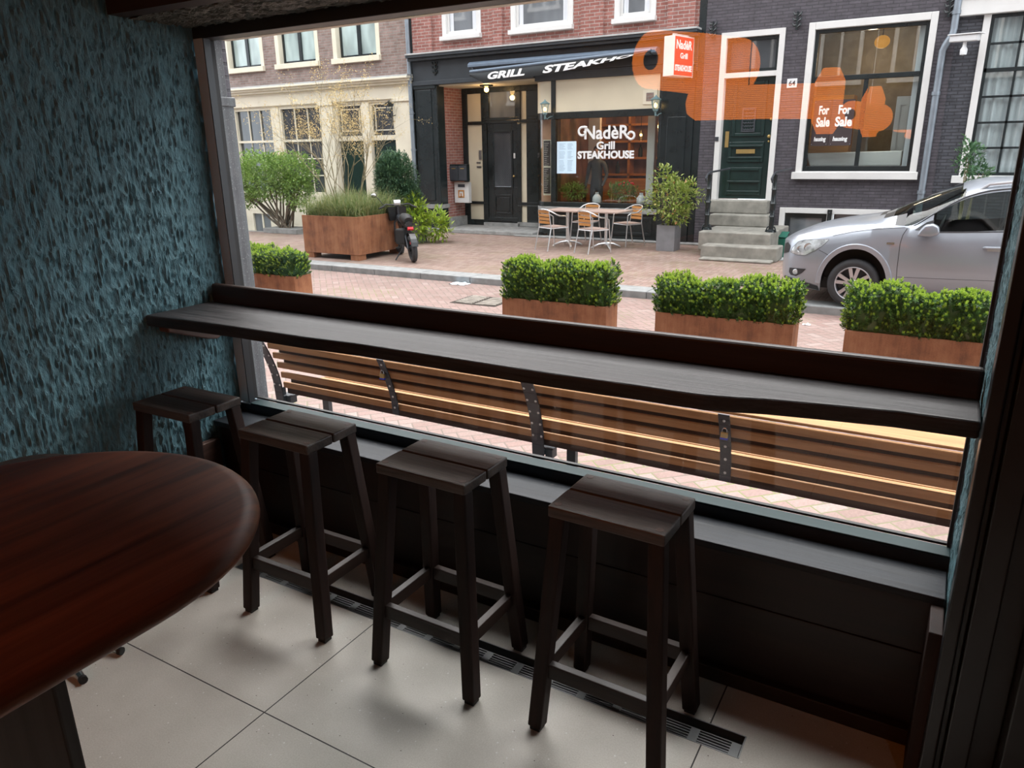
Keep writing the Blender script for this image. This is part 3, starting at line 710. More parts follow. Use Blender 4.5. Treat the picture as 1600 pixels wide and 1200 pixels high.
def hedge(x0, x1, y0, y1, z0, ztop, label, seed, n=1250):
    random.seed(seed)
    V, F, MI = [], [], []; up = Vector((0, 0, 1))
    xc, yc = (x0 + x1) / 2, (y0 + y1) / 2; hx, hy = (x1 - x0) / 2, (y1 - y0) / 2
    def top(x, y): return ztop - .045 + .10 * noise.noise(Vector((x * 4.2 + seed, y * 3, seed))) + .03 * noise.noise(Vector((x * 13, y * 11, seed)))
    def sprig(p, nrm, L, newg):
        d = (nrm * .8 + up * .75 + rv() * .35).normalized()
        for w in range(5):
            q = p + d * (L * w / 5)
            for k in range(4):
                a = k * pi / 2 + w * .8 + random.random() * .5
                s = d.cross(Vector((.3, .2, 1))).normalized(); t = d.cross(s)
                ld = (s * cos(a) + t * sin(a)) * (1.0 - .12 * w) + d * (.35 + .2 * w)
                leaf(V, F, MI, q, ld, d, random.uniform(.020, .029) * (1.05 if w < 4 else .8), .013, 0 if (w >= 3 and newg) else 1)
    for i in range(n):
        face = random.random(); x = random.uniform(x0, x1); y = random.uniform(y0, y1)
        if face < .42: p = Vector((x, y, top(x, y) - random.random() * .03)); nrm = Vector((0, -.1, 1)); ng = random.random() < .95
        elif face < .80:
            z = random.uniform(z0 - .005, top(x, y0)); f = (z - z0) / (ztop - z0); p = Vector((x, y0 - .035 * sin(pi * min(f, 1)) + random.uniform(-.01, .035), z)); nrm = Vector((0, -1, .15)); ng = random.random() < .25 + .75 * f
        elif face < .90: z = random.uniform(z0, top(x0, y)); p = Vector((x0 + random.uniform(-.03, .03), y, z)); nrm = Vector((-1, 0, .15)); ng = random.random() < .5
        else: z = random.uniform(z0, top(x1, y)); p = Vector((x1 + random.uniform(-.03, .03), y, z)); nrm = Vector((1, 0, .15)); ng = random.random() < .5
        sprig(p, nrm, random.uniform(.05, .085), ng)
    t = thing('box_hedge', (xc, yc, z0 - .03), label, 'shrub', 'clipped box shrubs in rusty planters')
    m = MB(); m.v = V; m.f = F; m.mi = MI
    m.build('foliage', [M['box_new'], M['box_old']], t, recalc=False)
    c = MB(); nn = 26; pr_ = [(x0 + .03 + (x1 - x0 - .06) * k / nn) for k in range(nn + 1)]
    c.prism([(x, top(x, yc) - .035) for x in pr_] + [(x1 - .03, z0 - .03), (x0 + .03, z0 - .03)], lambda a, b_, t: (a, t, b_), y0 + .02, y1 - .03); c.build('solid_core', M['box_old'], t, recalc=False)  # added solid core, stops light passing between the sprigs
def planter(x0, x1, y0, y1, z0, z1, label, grp='rusted steel planters by the road', rim=.012):
    p = thing('planter', ((x0 + x1) / 2, (y0 + y1) / 2, z0), label, 'planter', grp)
    m = MB(); m.box(x0, x1, y0, y0 + rim, z0, z1); m.box(x0, x1, y1 - rim, y1, z0, z1); m.box(x0, x0 + rim, y0 + rim, y1 - rim, z0, z1); m.box(x1 - rim, x1, y0 + rim, y1 - rim, z0, z1); m.box(x0 + rim, x1 - rim, y0 + rim, y1 - rim, z0, z0 + .01)
    m.build('box', M['corten'], p, bevel=.003)
    MB().box(x0 + rim, x1 - rim, y0 + rim, y1 - rim, z0 + .02, z1 - .035).build('soil', M['soil'], p)
    return p
PZ = .15
for x0, x1, zt, lab, hl, sd in ((-8.62, -7.42, .47, 'rusted steel planter at far left, beside the dark window jamb', 'box shrub in the far left rusty planter', 11),
                            (-4.212, -2.96, .56, 'rusted steel planter beside the patterned drain cover', 'box shrub in the rusty planter beside the drain cover', 22),
                            (-2.43, -1.118, .495, 'rusted steel planter standing left of the one in front of the silver car', 'box shrub left of the car wheel, its rusty planter fully in view', 33),
                            (-.685, .60, .53, 'rusted steel planter in front of the silver car door', 'box shrub hiding the lower car door', 44)):
    planter(x0, x1, 6.96, 7.27, ZR, PZ, lab); hedge(x0 + .02, x1 - .02, 6.985, 7.25, PZ - .03, zt, hl, sd)

# drain cover in the road, litter
M['cobble'] = mat('worn_iron_cover', (.30, .27, .23), .7, .1, .3, 9)
g = MB(); cx, cy = -5.52, 8.60
def gp(a, b_, t): ang = radians(2); return (cx + a * cos(ang) - b_ * sin(ang), cy + a * sin(ang) + b_ * cos(ang), t)
g.prism([(-.36, -.30), (.36, -.30), (.36, .30), (-.36, .30)], gp, ZR + .001, ZR + .004)
g2 = MB()
for i in range(8):
    for s in (-1, 1):
        y0 = -.26 + i * .066; x0 = .03 * s
        g2.prism([(x0, y0), (x0 + s * .29, y0 + .05), (x0 + s * .29, y0 + .085), (x0, y0 + .035)], gp, ZR + .004, ZR + .012)
dc = g.build('drain_cover', M['soil']); tag(dc, 'square drain cover with chevron ribs set in the brick road', 'drain cover'); g2.build('chevron_ribs', M['cobble'], dc)
def litter(x, y, z, s, mt, label, seed):
    random.seed(seed); m = MB()
    m.grid(lambda u, v: (x + (u - .5) * s, y + (v - .5) * s * .7, z + .004 + max(0, .03 * noise.noise(Vector((u * 4 + seed, v * 4, seed))))), 8, 6)
    tag(m.build('litter', mt), label, 'litter')
litter(-6.6, 9.62, ZR, .30, [M['paper_blue']], 'crumpled white and blue wrapper lying in the gutter by the curb', 3)
litter(-1.31, 9.05, ZR, .09, [M['white_paint']], 'scrap of white paper on the road between two planters', 5)

# ---- big square planter with grass and a bare flowering shrub
bp = thing('large_planter', (-10.0, 11.05, ZS), 'large square rusted steel planter on short legs beside the parked bike', 'planter')
X0, X1, Y0, Y1 = -10.70, -9.33, 10.38, 11.72
m = MB(); 
m.box(X0, X1, Y0, Y0 + .02, -.10, .585); m.box(X0, X1, Y1 - .02, Y1, -.10, .585); m.box(X0, X0 + .02, Y0 + .02, Y1 - .02, -.10, .585); m.box(X1 - .02, X1, Y0 + .02, Y1 - .02, -.10, .585); m.box(X0 + .02, X1 - .02, Y0 + .02, Y1 - .02, -.10, -.08)
m.box(X0, X1, Y0, Y0 + .05, .575, .59); m.box(X1 - .05, X1, Y0 + .05, Y1, .575, .59)
m.build('box', M['corten'], bp, bevel=.005)
for x in (X0 + .02, X1 - .22):
    for y in (Y0 + .01, Y1 - .21): MB().box(x, x + .20, y, y + .20, ZS, -.10).build('leg', M['corten'], bp)
MB().box(X0 + .02, X1 - .02, Y0 + .02, Y1 - .02, .3, .52).build('soil', M['soil'], bp)
random.seed(5)
V, F, MI = [], [], []
for i in range(3600):
    x = random.uniform(X0 + .05, X1 - .05); y = random.uniform(Y0 + .05, Y1 - .05)
    a = random.uniform(0, 2 * pi); L = random.uniform(.38, .72); wd = .007
    out = Vector((cos(a), sin(a), 0)) * random.uniform(.25, .9); 
    if random.random() < .4: out += Vector(((x - (X0 + X1) / 2), (y - (Y0 + Y1) / 2), 0)) * .7
    p = Vector((x, y, .5)); d = Vector((0, 0, 1)); s = Vector((-sin(a), cos(a), 0)) * wd; pts = []
    for k in range(5):
        t = k / 4; q = p + Vector((0, 0, 1)) * L * (t * 1.05 - .62 * t * t * out.length) + out * L * t * t * .9
        pts.append(q)
    n0 = len(V)
    for k, q in enumerate(pts):
        w_ = s * (1 - k / 4.3); V += [tuple(q - w_), tuple(q + w_)]
    for k in range(4): F.append((n0 + 2 * k, n0 + 2 * k + 1, n0 + 2 * k + 3, n0 + 2 * k + 2)); MI.append(0)
m = MB(); m.v = V; m.f = F; m.mi = MI
o = m.build('ornamental_grass', M['grass_blade'], recalc=False); tag(o, 'long arching green grass filling the large rusty planter', 'grass', kind='stuff')

def branch(mb, p, d, L, r, depth, tips, spread=.5, n=2):
    pts = [p]; q = Vector(p); dd = Vector(d)
    for k in range(4):
        dd = (dd + rv() * .10 + Vector((0, 0, .03))).normalized(); q = q + dd * L / 4; pts.append(Vector(q))
    mb.tube(pts, [r * (1 - .12 * k) for k in range(5)], 5, cap=False)
    if depth == 0: tips.append((Vector(q), Vector(dd))); tips.append((Vector(pts[2]), Vector(dd))); return
    for k in range(n + (random.random() < .4)):
        nd_ = (dd + rv() * spread).normalized()
        branch(mb, pts[random.choice((2, 3, 4))], nd_, L * random.uniform(.6, .85), r * .62, depth - 1, tips, spread, n)
random.seed(21)
t = thing('flowering_shrub', (-10.0, 11.15, .5), 'tall bare-branched shrub with pale yellow buds growing from the large rusty planter', 'shrub')
mb = MB(); tips = []
for k in range(9):
    a = 2 * pi * k / 9 + random.uniform(-.3, .3); branch(mb, Vector((-10.25 + .2 * cos(a), 11.15 + .2 * sin(a), .5)), Vector((.36 * cos(a) - .04, .25 * sin(a), 1)).normalized(), 1.0, .012, 4, tips, .66)
mb.build('stems', M['bark_pale'], t, smooth='auto', recalc=False)
V, F, MI = [], [], []
for p, d in tips:
    for k in range(8):
        leaf(V, F, MI, p + rv() * .07, rv(), Vector((0, 0, 1)), random.uniform(.02, .04), .018)
m = MB(); m.v = V; m.f = F; m.mi = MI; m.build('buds', M['catkin'], t, recalc=False)

def bush(name, label, base, stems, blobs, n, L, W, lm, bark, seed, stemr=.02, droop=0.0):
    """blobs: (centre, radii) ellipsoids filled mostly near their skin"""
    random.seed(seed); t = thing(name, base, label, 'shrub')
    V, F, MI = [], [], []; B = Vector(base)
    tot = sum(r[0] * r[1] + r[1] * r[2] + r[0] * r[2] for c, r in blobs)
    for c, r in blobs:
        k = int(n * (r[0] * r[1] + r[1] * r[2] + r[0] * r[2]) / tot)
        for i in range(k):
            v = rv(); f = random.uniform(.55, 1.05) * (1 + .22 * noise.noise(Vector(v) * 3 + Vector(c)))
            p = Vector((c[0] + v.x * r[0] * f, c[1] + v.y * r[1] * f, c[2] + v.z * r[2] * f))
            for q in range(3):
                d = (v + rv() * .9 + Vector((0, 0, .25 - droop))).normalized(); leaf(V, F, MI, p + rv() * L * .5, d, Vector((0, 0, 1)), L * random.uniform(.7, 1.2), W * random.uniform(.8, 1.2))
    m = MB(); m.v = V; m.f = F; m.mi = MI; m.build('foliage', lm, t, recalc=False)
    s = MB()
    for k in range(stems):
        c, r = random.choice(blobs); e = Vector((c[0] + random.uniform(-.6, .6) * r[0], c[1] + random.uniform(-.5, .5) * r[1], c[2] + random.uniform(-.2, .5) * r[2])); st = B + Vector((random.uniform(-.25, .25) * r[0], random.uniform(-.2, .2) * r[1], 0))
        mid = st.lerp(e, .5) + rv() * .1; s.tube([st, st.lerp(mid, .5) + rv() * .03, mid, mid.lerp(e, .5) + rv() * .04, e], [stemr, stemr * .9, stemr * .7, stemr * .5, stemr * .25], 6, cap=False)
    s.build('stems', bark, t, smooth='auto', recalc=False)
    return t
# low bluestone bed with the big loose shrub
q = MB(); q.box(-15.1, -13.95, 13.3, 13.95, ZS, -.08); tag(q.build('stone_bed', M['stone'], bevel=.01), 'low bluestone edging under the big green shrub', 'edging')
bush('green_shrub', 'big loose light green shrub with bare lower stems before the cream house', (-14.6, 13.6, -.09), 22,
     [((-15.3, 13.6, 1.15), (1.25, .6, .62)), ((-14.3, 13.6, 1.25), (.85, .55, .5)), ((-16.2, 13.7, .95), (.7, .5, .6)), ((-13.95, 13.5, .85), (.45, .4, .45))], 5200, .07, .04, M['shrub_leaf'], M['bark'], 31, .028)
bush('yew_shrub', 'dark green upright conifer shrub behind the parked bike', (-10.5, 13.1, ZS), 5,
     [((-10.55, 13.1, 1.05), (.46, .4, .66)), ((-10.35, 13.1, .6), (.38, .36, .5)), ((-10.72, 13.1, 1.2), (.3, .3, .45))], 7500, .075, .022, M['yew_leaf'], M['bark'], 32, .02)
gp_ = planter(-10.35, -9.98, 13.0, 13.35, ZS, .30, 'tall grey planter behind the parked bike', None, .02); gp_.children[0].data.materials[0] = M['planter_grey']
bush('yellow_green_plant', 'yellow-green leafy plant in the grey planter behind the bike', (-10.15, 13.15, .27), 8,
     [((-10.2, 13.1, .55), (.32, .28, .3)), ((-9.98, 13.0, .25), (.22, .2, .35)), ((-9.75, 13.4, .15), (.28, .25, .3))], 420, .15, .05, M['fatsia_leaf'], M['bark_pale'], 33, .01, .2)
p2 = planter(-4.92, -4.56, 13.95, 14.33, ZS, .29, 'grey planter left of the stone front steps', None, .02); p2.children[0].data.materials[0] = M['planter_grey']
bush('potted_rhododendron', 'rounded glossy-leaved shrub in the grey planter beside the stone steps', (-4.74, 14.12, .26), 10,
     [((-4.72, 14.1, .78), (.46, .42, .42)), ((-4.85, 14.1, 1.1), (.25, .25, .28)), ((-4.6, 14.1, .5), (.3, .3, .25)), ((-4.4, 14.1, .85), (.28, .3, .3))], 560, .085, .04, M['rhodo_leaf'], M['bark'], 34, .01)
bush('laurel_plant', 'young dark-leaved plant by the white sill at the right, behind the car', (.12, 14.2, ZS), 4,
     [((.12, 14.2, 1.45), (.19, .18, .25)), ((.25, 14.2, 1.2), (.16, .15, .2)), ((.05, 14.2, 1.62), (.1, .1, .15))], 130, .10, .045, M['laurel_leaf'], M['bark_pale'], 35, .02)
# ================================================================ HOUSES ACROSS THE STREET
def wall_holes(mb, x0, x1, z0, z1, holes, y0, y1, mi=0):
    xs = sorted({x0, x1, *[h[0] for h in holes], *[h[1] for h in holes]}); zs = sorted({z0, z1, *[h[2] for h in holes], *[h[3] for h in holes]})
    xs = [x for x in xs if x0 <= x <= x1]; zs = [z for z in zs if z0 <= z <= z1]
    for a, b_ in zip(xs, xs[1:]):
        for c, d in zip(zs, zs[1:]):
            mx, mz = (a + b_) / 2, (c + d) / 2
            if any(h[0] < mx < h[1] and h[2] < mz < h[3] for h in holes): continue
            mb.box(a, b_, y0, y1, c, d, mi)
def frame(mb, x0, x1, z0, z1, y0, y1, w, wb=None, wt=None, mi=0):
    wb = w if wb is None else wb; wt = w if wt is None else wt
    mb.box(x0, x0 + w, y0, y1, z0, z1, mi); mb.box(x1 - w, x1, y0, y1, z0, z1, mi); mb.box(x0 + w, x1 - w, y0, y1, z0, z0 + wb, mi); mb.box(x0 + w, x1 - w, y0, y1, z1 - wt, z1, mi)
def bars(mb, x0, x1, z0, z1, y0, y1, nx, nz, w, mi=0):
    for i in range(1, nx): x = x0 + (x1 - x0) * i / nx; mb.box(x - w / 2, x + w / 2, y0, y1, z0, z1, mi)
    for j in range(1, nz): z = z0 + (z1 - z0) * j / nz; mb.box(x0, x1, y0, y1, z - w / 2, z + w / 2, mi)
def pane(parent, x0, x1, z0, z1, y, m, name='pane'): return MB().box(x0, x1, y, y + .012, z0, z1).build(name, m, parent)
XZ = lambda x0, z0, y: (lambda a, b_, t: (x0 + a, y - t, z0 + b_))

# ---------------- left house: brown brick above a cream ground floor
hA = thing('house', (-17.8, FY + .5, -.8), 'brown brick house with cream ground floor and dark sash casements at the left', 'house')
hA_w = [(-18.05, -16.62, 3.97, 5.9), (-16.08, -14.61, 3.97, 5.9), (-14.06, -12.60, 3.97, 5.9)]
b = MB(); wall_holes(b, -24, -11.74, 3.43, 10.5, hA_w, FY, FY + .35); b.build('brick_wall', M['brick_brown'], hA)
MB().box(-11.738, -11.605, FY + .06, FY + .3, -.8, 10.5).build('party_wall_strip', M['black_paint'], hA)
for x0, x1, z0, z1 in hA_w:
    m = MB(); m.box(x0 - .03, x0 + .10, FY - .03, FY + .2, z0, z1); m.box(x1 - .10, x1 + .02, FY - .01, FY + .2, z0, z1); m.box(x0, x1, FY, FY + .2, z1 - .1, z1); m.box(x0 - .06, x1 + .04, FY - .09, FY + .2, z0 - .125, z0)
    f = m.build('window', M['cream'], hA, bevel=.006)
    s = MB(); frame(s, x0 + .10, x1 - .10, z0, z1 - .1, FY + .12, FY + .18, .06, .07); s.box((x0 + x1) / 2 - .05, (x0 + x1) / 2 + .05, FY + .11, FY + .18, z0, z1 - .1); s.build('casement', M['black_paint'], f)
    pane(f, x0 + .15, x1 - .15, z0 + .05, z1 - .15, FY + .15, M['pane_blind_sky'])
b = MB(); b.box(-24, -11.61, FY - .28, FY + .3, 3.38, 3.43); b.box(-24, -11.63, FY - .22, FY + .3, 3.33, 3.38); b.box(-24, -11.68, FY - .15, FY + .3, 3.27, 3.33); b.build('cornice', M['cream'], hA, bevel=.01)
b = MB(); b.box(-24, -18.5, FY - .3, FY + .3, 3.43, 3.46); b.box(-24, -11.61, FY - .26, FY + .02, 3.431, 3.47); b.build('lead_flashing', M['lead'], hA)
G = [(-18.06, -16.52, .62, 2.93), (-16.27, -14.71, .62, 2.93), (-14.2, -13.33, -.2, 2.9), (-13.07, -12.22, -.2, 2.9), (-17.8, -16.95, -.55, .13)]
b = MB(); wall_holes(b, -24, -11.72, -.8, 3.27, G, FY, FY + .3); b.box(-24, -11.70, FY - .05, FY, 2.95, 3.27)
for x0, x1 in ((-14.68, -14.22), (-12.2, -11.72), (-18.5, -18.1)): b.box(x0, x1, FY - .09, FY, -.2, 2.93); b.box(x0 - .03, x1 + .03, FY - .13, FY, 2.88, 2.97); b.box(x0 - .02, x1 + .02, FY - .12, FY, -.2, .05)
b.build('cream_front', M['cream'], hA, bevel=.008)
for x0, x1, z0, z1 in G[:2]:
    m = MB(); frame(m, x0, x1, z0, z1, FY + .02, FY + .14, .07); m.box(x0 + .07, x1 - .07, FY + .03, FY + .12, 2.01, 2.07)
    bars(m, x0 + .07, x1 - .07, 2.07, z1 - .07, FY + .06, FY + .09, 3, 1, .03); bars(m, x0 + .07, x1 - .07, z0 + .07, 2.01, FY + .08, FY + .11, 3, 3, .03)
    f = m.build('window', M['cream'], hA); pane(f, x0 + .05, x1 - .05, z0 + .05, z1 - .05, FY + .10, M['pane_dark'])
    MB().grid(lambda u, v: (x0 + .35 + u * .55, FY + .17 + .02 * sin(u * 40), z0 + .1 + v * (z1 - z0 - .2)), 40, 1).build('curtain', M['jacket'], f)
for x0, x1, z0, z1 in G[2:4]:
    m = MB(); frame(m, x0, x1, 2.0, z1, FY + .04, FY + .16, .05, .12, .05)
    ix0, ix1, iz0, iz1 = x0 + .12, x1 - .12, 2.23, 2.78
    frame(m, ix0, ix1, iz0, iz1, FY + .08, FY + .11, .025)
    for cx_, cz_, ox, oz in ((ix0, iz0, -.08, -.1), (ix1, iz0, .08, -.1), (ix0, iz1, -.08, .08), (ix1, iz1, .08, .08)): m.beam((cx_, FY + .095, cz_), (cx_ + ox, FY + .095, cz_ + oz), .025, .025)
    f = m.build('transom_window', M['cream'], hA); pane(f, x0 + .04, x1 - .04, 2.1, z1 - .04, FY + .1, M['pane_dark'])
    m = MB(); m.box(x0, x1, FY + .12, FY + .18, -.2, 2.0); frame(m, x0 + .08, x1 - .08, 0, 1.9, FY + .10, FY + .12, .07); m.box(x0 + .1, x1 - .1, FY + .10, FY + .12, .75, .83)
    m.build('door', M['green_door'], hA)
m = MB(); x0, x1, z0, z1 = G[4]; frame(m, x0, x1, z0, z1, FY, FY + .1, .07); bars(m, x0 + .07, x1 - .07, z0 + .07, z1 - .07, FY + .03, FY + .07, 2, 1, .05)
f = m.build('cellar_window', M['cream'], hA); pane(f, x0 + .05, x1 - .05, z0 + .05, z1 - .05, FY + .06, M['pane_grey'])

def wall_lantern(x, y, z, label, lit):
    """carriage lantern: z = top of roof"""
    t = thing('wall_lantern', (x, y, z - .4), label, 'lantern', 'grey-green wall lanterns of the steakhouse' if lit else None)
    met = M['verdigris'] if lit else M['black_paint']
    m = MB(); m.lathe([(0, z), (.012, z - .01), (.02, z - .03), (.05, z - .05), (.11, z - .085), (.105, z - .10), (0, z - .10)], (x, y, 0), seg=12)
    m.lathe([(.045, z - .29), (.05, z - .275), (.05, z - .30), (.02, z - .33), (.012, z - .40), (0, z - .41)], (x, y, 0), seg=12)
    for k in range(6): a = k * pi / 3; m.beam((x + .092 * cos(a), y + .092 * sin(a), z - .10), (x + .05 * cos(a), y + .05 * sin(a), z - .285), .010, .010)
    m.build('lantern_frame', met, t)
    a = MB(); a.tube([(x, y, z - .35), (x + .02, y + .06, z - .40), (x + .04, y + .12, z - .36), (x + .05, FY + .02, z - .33)], .010, 8); a.lathe([(.055, 0), (.055, .02), (0, .025)], (x + .05, FY - .02, z - .33), axis='y', seg=12); a.build('bracket_arm', met, t, smooth='auto')
    g = MB(); g.lathe([(.045, z - .285), (.085, z - .105)], (x, y, 0), seg=6); g.build('lantern_glass', M['far_glass'], t)
    if lit:
        MB().ball((x, y, z - .20), .032, 12, 8, (1, 1, 1.5)).build('bulb', M['bulb'], t, smooth='auto')
wall_lantern(-12.2, FY - .26, 2.92, 'small black wall lantern on the cream pier at the left', False)

def downpipe(name, pts, r, label, clips):
    t = thing(name, pts[-1], label, 'drainpipe')
    MB().tube(pts, r, 14).build('pipe', M['zinc'], t, smooth='auto')
    c = MB()
    for x, z in clips: c.lathe([(r, z - .03), (r + .012, z - .028), (r + .012, z + .028), (r, z + .03)], (x, pts[-1][1], 0), seg=14); c.box(x - .01, x + .01, pts[-1][1], FY + .05, z - .012, z + .012)
    c.build('pipe_clip', M['zinc'], t, smooth='auto')
downpipe('drainpipe', [(-11.655, FY - .1, 9), (-11.655, FY - .1, ZS + .05)], .05, 'straight grey zinc drainpipe between the cream house and the steakhouse', [(-11.655, 2.6), (-11.655, 1.75), (-11.655, .9)])

# ---------------- the steakhouse
hB = thing('steakhouse_building', (-8.1, FY + .6, -.2), 'red brick house with black steakhouse front at street level', 'house')
hB_w = [(-10.72, -9.67, 4.14, 6), (-8.90, -7.40, 4.12, 6), (-6.48, -5.60, 4.12, 6)]
b = MB(); wall_holes(b, -11.6, -4.72, 3.85, 10.5, hB_w, FY, FY + .35)
b.box(-11.55, -11.0, FY - .06, FY, 3.86, 10.5); b.box(-9.35, -9.1, FY - .06, FY, 3.86, 10.5); b.box(-7.2, -6.7, FY - .06, FY, 3.86, 10.5); b.box(-5.35, -4.8, FY - .06, FY, 3.86, 10.5)
b.build('brick_wall', M['brick_red'], hB)
for x0, x1, z0, z1 in hB_w:
    m = MB(); frame(m, x0, x1, z0, z1, FY - .02, FY + .14, .11, .12); m.box(x0 - .02, x1 + .02, FY - .12, FY + .05, z0 - .02, z0 + .07); frame(m, x0 + .11, x1 - .11, z0 + .12, z1 - .1, FY + .04, FY + .1, .05, .06)
    f = m.build('window', M['white_paint'], hB, bevel=.006); pane(f, x0 + .14, x1 - .14, z0 + .16, z1 - .12, FY + .08, M['pane_grey'])
    cu = MB()
    for xa in (x0 + .17, x1 - .27): cu.grid(lambda u, v: (xa + u * .1, FY + .073, z0 + .18 + v * 1.6), 4, 1)
    cu.build('curtain', M['curtain'], f)
b = MB(); b.box(-11.59, -4.66, FY - .32, FY + .3, 3.79, 3.85); b.box(-11.59, -4.68, FY - .25, FY + .3, 3.73, 3.79); b.box(-11.59, -4.70, FY - .06, FY + .3, 3.30, 3.73); b.box(-11.59, -8.3, FY - .10, FY + .1, 3.20, 3.30); b.box(-8.3, -4.70, FY - .04, FY + .1, 3.13, 3.30)
b.build('fascia', M['grey_paint'], hB, bevel=.008)
b = MB(); b.box(-11.59, -4.66, FY - .34, FY + .02, 3.851, 3.885); b.build('lead_flashing', M['lead'], hB)
b = MB(); b.box(-11.58, -10.98, FY - .05, FY + .3, -.19, 3.25); b.box(-11.50, -11.08, FY - .07, FY - .05, .55, 3.1); b.box(-11.59, -10.95, FY - .08, FY + .3, 3.12, 3.2)
b.box(-10.98, -10.92, FY - .05, FY + .25, -.19, 3.25)
b.box(-5.40, -4.72, FY - .06, FY + .3, -.19, 3.25); b.box(-5.25, -4.86, FY - .085, FY - .06, .6, 2.3); b.box(-5.30, -4.8, FY - .1, FY - .06, 3.0, 3.12); b.box(-4.72, -4.58, FY - .03, FY + .3, -.2, 10.5)
b.build('pilaster', M['black_paint'], hB, bevel=.008)
b = MB(); b.box(-11.59, -10.91, FY - .09, FY + .3, .36, .46); b.box(-11.0, -10.86, FY + .25, 16.3, -.11, .12); b.build('stone_band', M['stone'], hB, bevel=.008)
b = MB(); b.box(-11.3, -10.93, FY + .25, 16.35, -.11, 3.2); b.build('porch_brick_wall', M['brick_red'], hB)
b = MB(); b.box(-11.3, -8.2, FY + .05, 16.4, 3.17, 3.25); b.build('porch_ceiling', M['cream_panel'], hB)
# curved corner of the shop window
def corner(mb, z0, z1, r=.42, d=.04, mi=0):
    cx_, cy_ = -8.28 + .0, FY + r
    a = [(-7.91, FY), (-8.05, FY)] + [(-8.05 - .33 * sin(t), FY + .33 * (1 - cos(t))) for t in [pi / 2 * k / 10 for k in range(11)]] + [(-8.38, FY + .6), (-8.38, 16.3)]
    inn = [(x + d, y + d) for x, y in reversed(a)]
    mb.prism(a + inn, lambda p, q, t: (p, q, t), z0, z1, mi)
b = MB(); corner(b, .48, .58); corner(b, 2.34, 2.48); corner(b, 3.12, 3.3)
b.box(-7.91, -7.80, FY - .02, FY + .1, .48, 3.2); b.box(-5.45, -5.40, FY - .02, FY + .1, .48, 3.2); b.box(-7.85, -5.40, FY - .03, FY + .1, 2.34, 2.48); b.box(-7.85, -5.40, FY - .03, FY + .1, .48, .585); b.box(-8.42, -8.33, FY + .5, 16.35, -.1, 3.2)
b.build('shop_frame', M['black_paint'], hB, bevel=.006)
b = MB(); b.box(-7.80, -5.43, FY, FY + .05, 2.48, 3.13); corner(b, 2.48, 3.12); b.build('ivory_panel', M['cream_panel'], hB)
b = MB(); b.box(-5.80, -5.50, FY - .02, FY + .01, 2.56, 2.84); v_ = b.build('vent', M['cream'], hB); MB().box(-5.73, -5.57, FY - .025, FY - .015, 2.62, 2.78).build('vent_grille', M['brick_brown'], v_)
b = MB(); b.box(-8.0, -5.40, FY - .07, FY + .2, .37, .48); corner(b, .37, .48, d=.06); b.build('stone_sill', M['stone'], hB, bevel=.008)
b = MB(); b.box(-8.0, -5.40, FY - .02, FY + .2, -.17, .37); corner(b, -.12, .37); frame(b, -7.8, -5.5, -.08, .30, FY - .035, FY - .02, .06); b.build('base_panel', M['black_paint'], hB, bevel=.006)
sw = pane(hB, -7.80, -5.45, .58, 2.34, FY + .03, M['far_glass'], 'shop_window')
a = MB(); corner(a, .58, 2.34, d=.012); a.build('curved_pane', M['far_glass'], hB)
# lettering on the glass
L = MB(); yl = FY + .028
text(L, 'NadèR', XZ(-7.12, 1.905, yl), 1.03, .275, .004, .022)
def swash(c, r, a0, a1, w):
    return [(c[0] + r * cos(a), yl - .002, c[1] + r * sin(a)) for a in [a0 + (a1 - a0) * k / 14 for k in range(15)]]
L.tube([(-7.06, yl, 2.15), (-7.13, yl, 2.165)] + swash((-7.17, 2.075), .085, radians(80), radians(330), 0) + [(-7.13, yl, 2.075)], [.026] * 14 + [.022] * 4, 8)
L.tube([(-6.19, yl, 2.0), (-6.13, yl, 1.935)] + swash((-6.05, 1.965), .072, radians(-140), radians(165), 0), .025, 8)
text(L, 'Grill', XZ(-6.83, 1.695, yl), .42, .165, .004, .03)
text(L, 'STEAKHOUSE', XZ(-7.28, 1.505, yl), 1.31, .165, .004, .045)
L.build('lettering', M['letter'], sw)
mp = MB(); mp.box(-7.78, -7.31, FY + .022, FY + .029, 1.2, 1.875); mo_ = mp.build('menu_sheet', M['paper_blue'], sw)
ml = MB()
for k in range(22):
    if k in (5, 12): continue
    for xa, ww in ((-7.72, .16), (-7.52, .14)): ml.box(xa, xa + ww * random.uniform(.6, 1), FY + .020, FY + .023, 1.82 - k * .027, 1.829 - k * .027)
ml.build('menu_lines', mat('menu_print', (.3, .42, .52), .6), mo_)
# chalk menus behind the curved pane
b = MB(); b.box(-8.16, -7.96, FY + .09, FY + .10, .72, 1.92); b.build('menu_board', M['cream'], hB)
b = MB(); b.box(-8.145, -7.975, FY + .08, FY + .092, 1.36, 1.90); b.box(-8.145, -7.975, FY + .08, FY + .092, .76, 1.32); cb_ = b.build('chalk_menu', M['chalk'], hB)
b = MB()
for k in range(26): b.box(-8.13, -8.13 + random.uniform(.06, .13), FY + .077, FY + .081, .80 + k * .04 + (.04 if k > 12 else 0), .808 + k * .04 + (.04 if k > 12 else 0))
b.build('chalk_writing', mat('chalk_marks', (.55, .5, .46), .8), cb_)
# house number on the curved panel
q = MB(); text(q, '66', XZ(-8.2, 2.72, FY + .055), .11, .14, .003, .03); q.build('house_number', M['chalk'], hB)
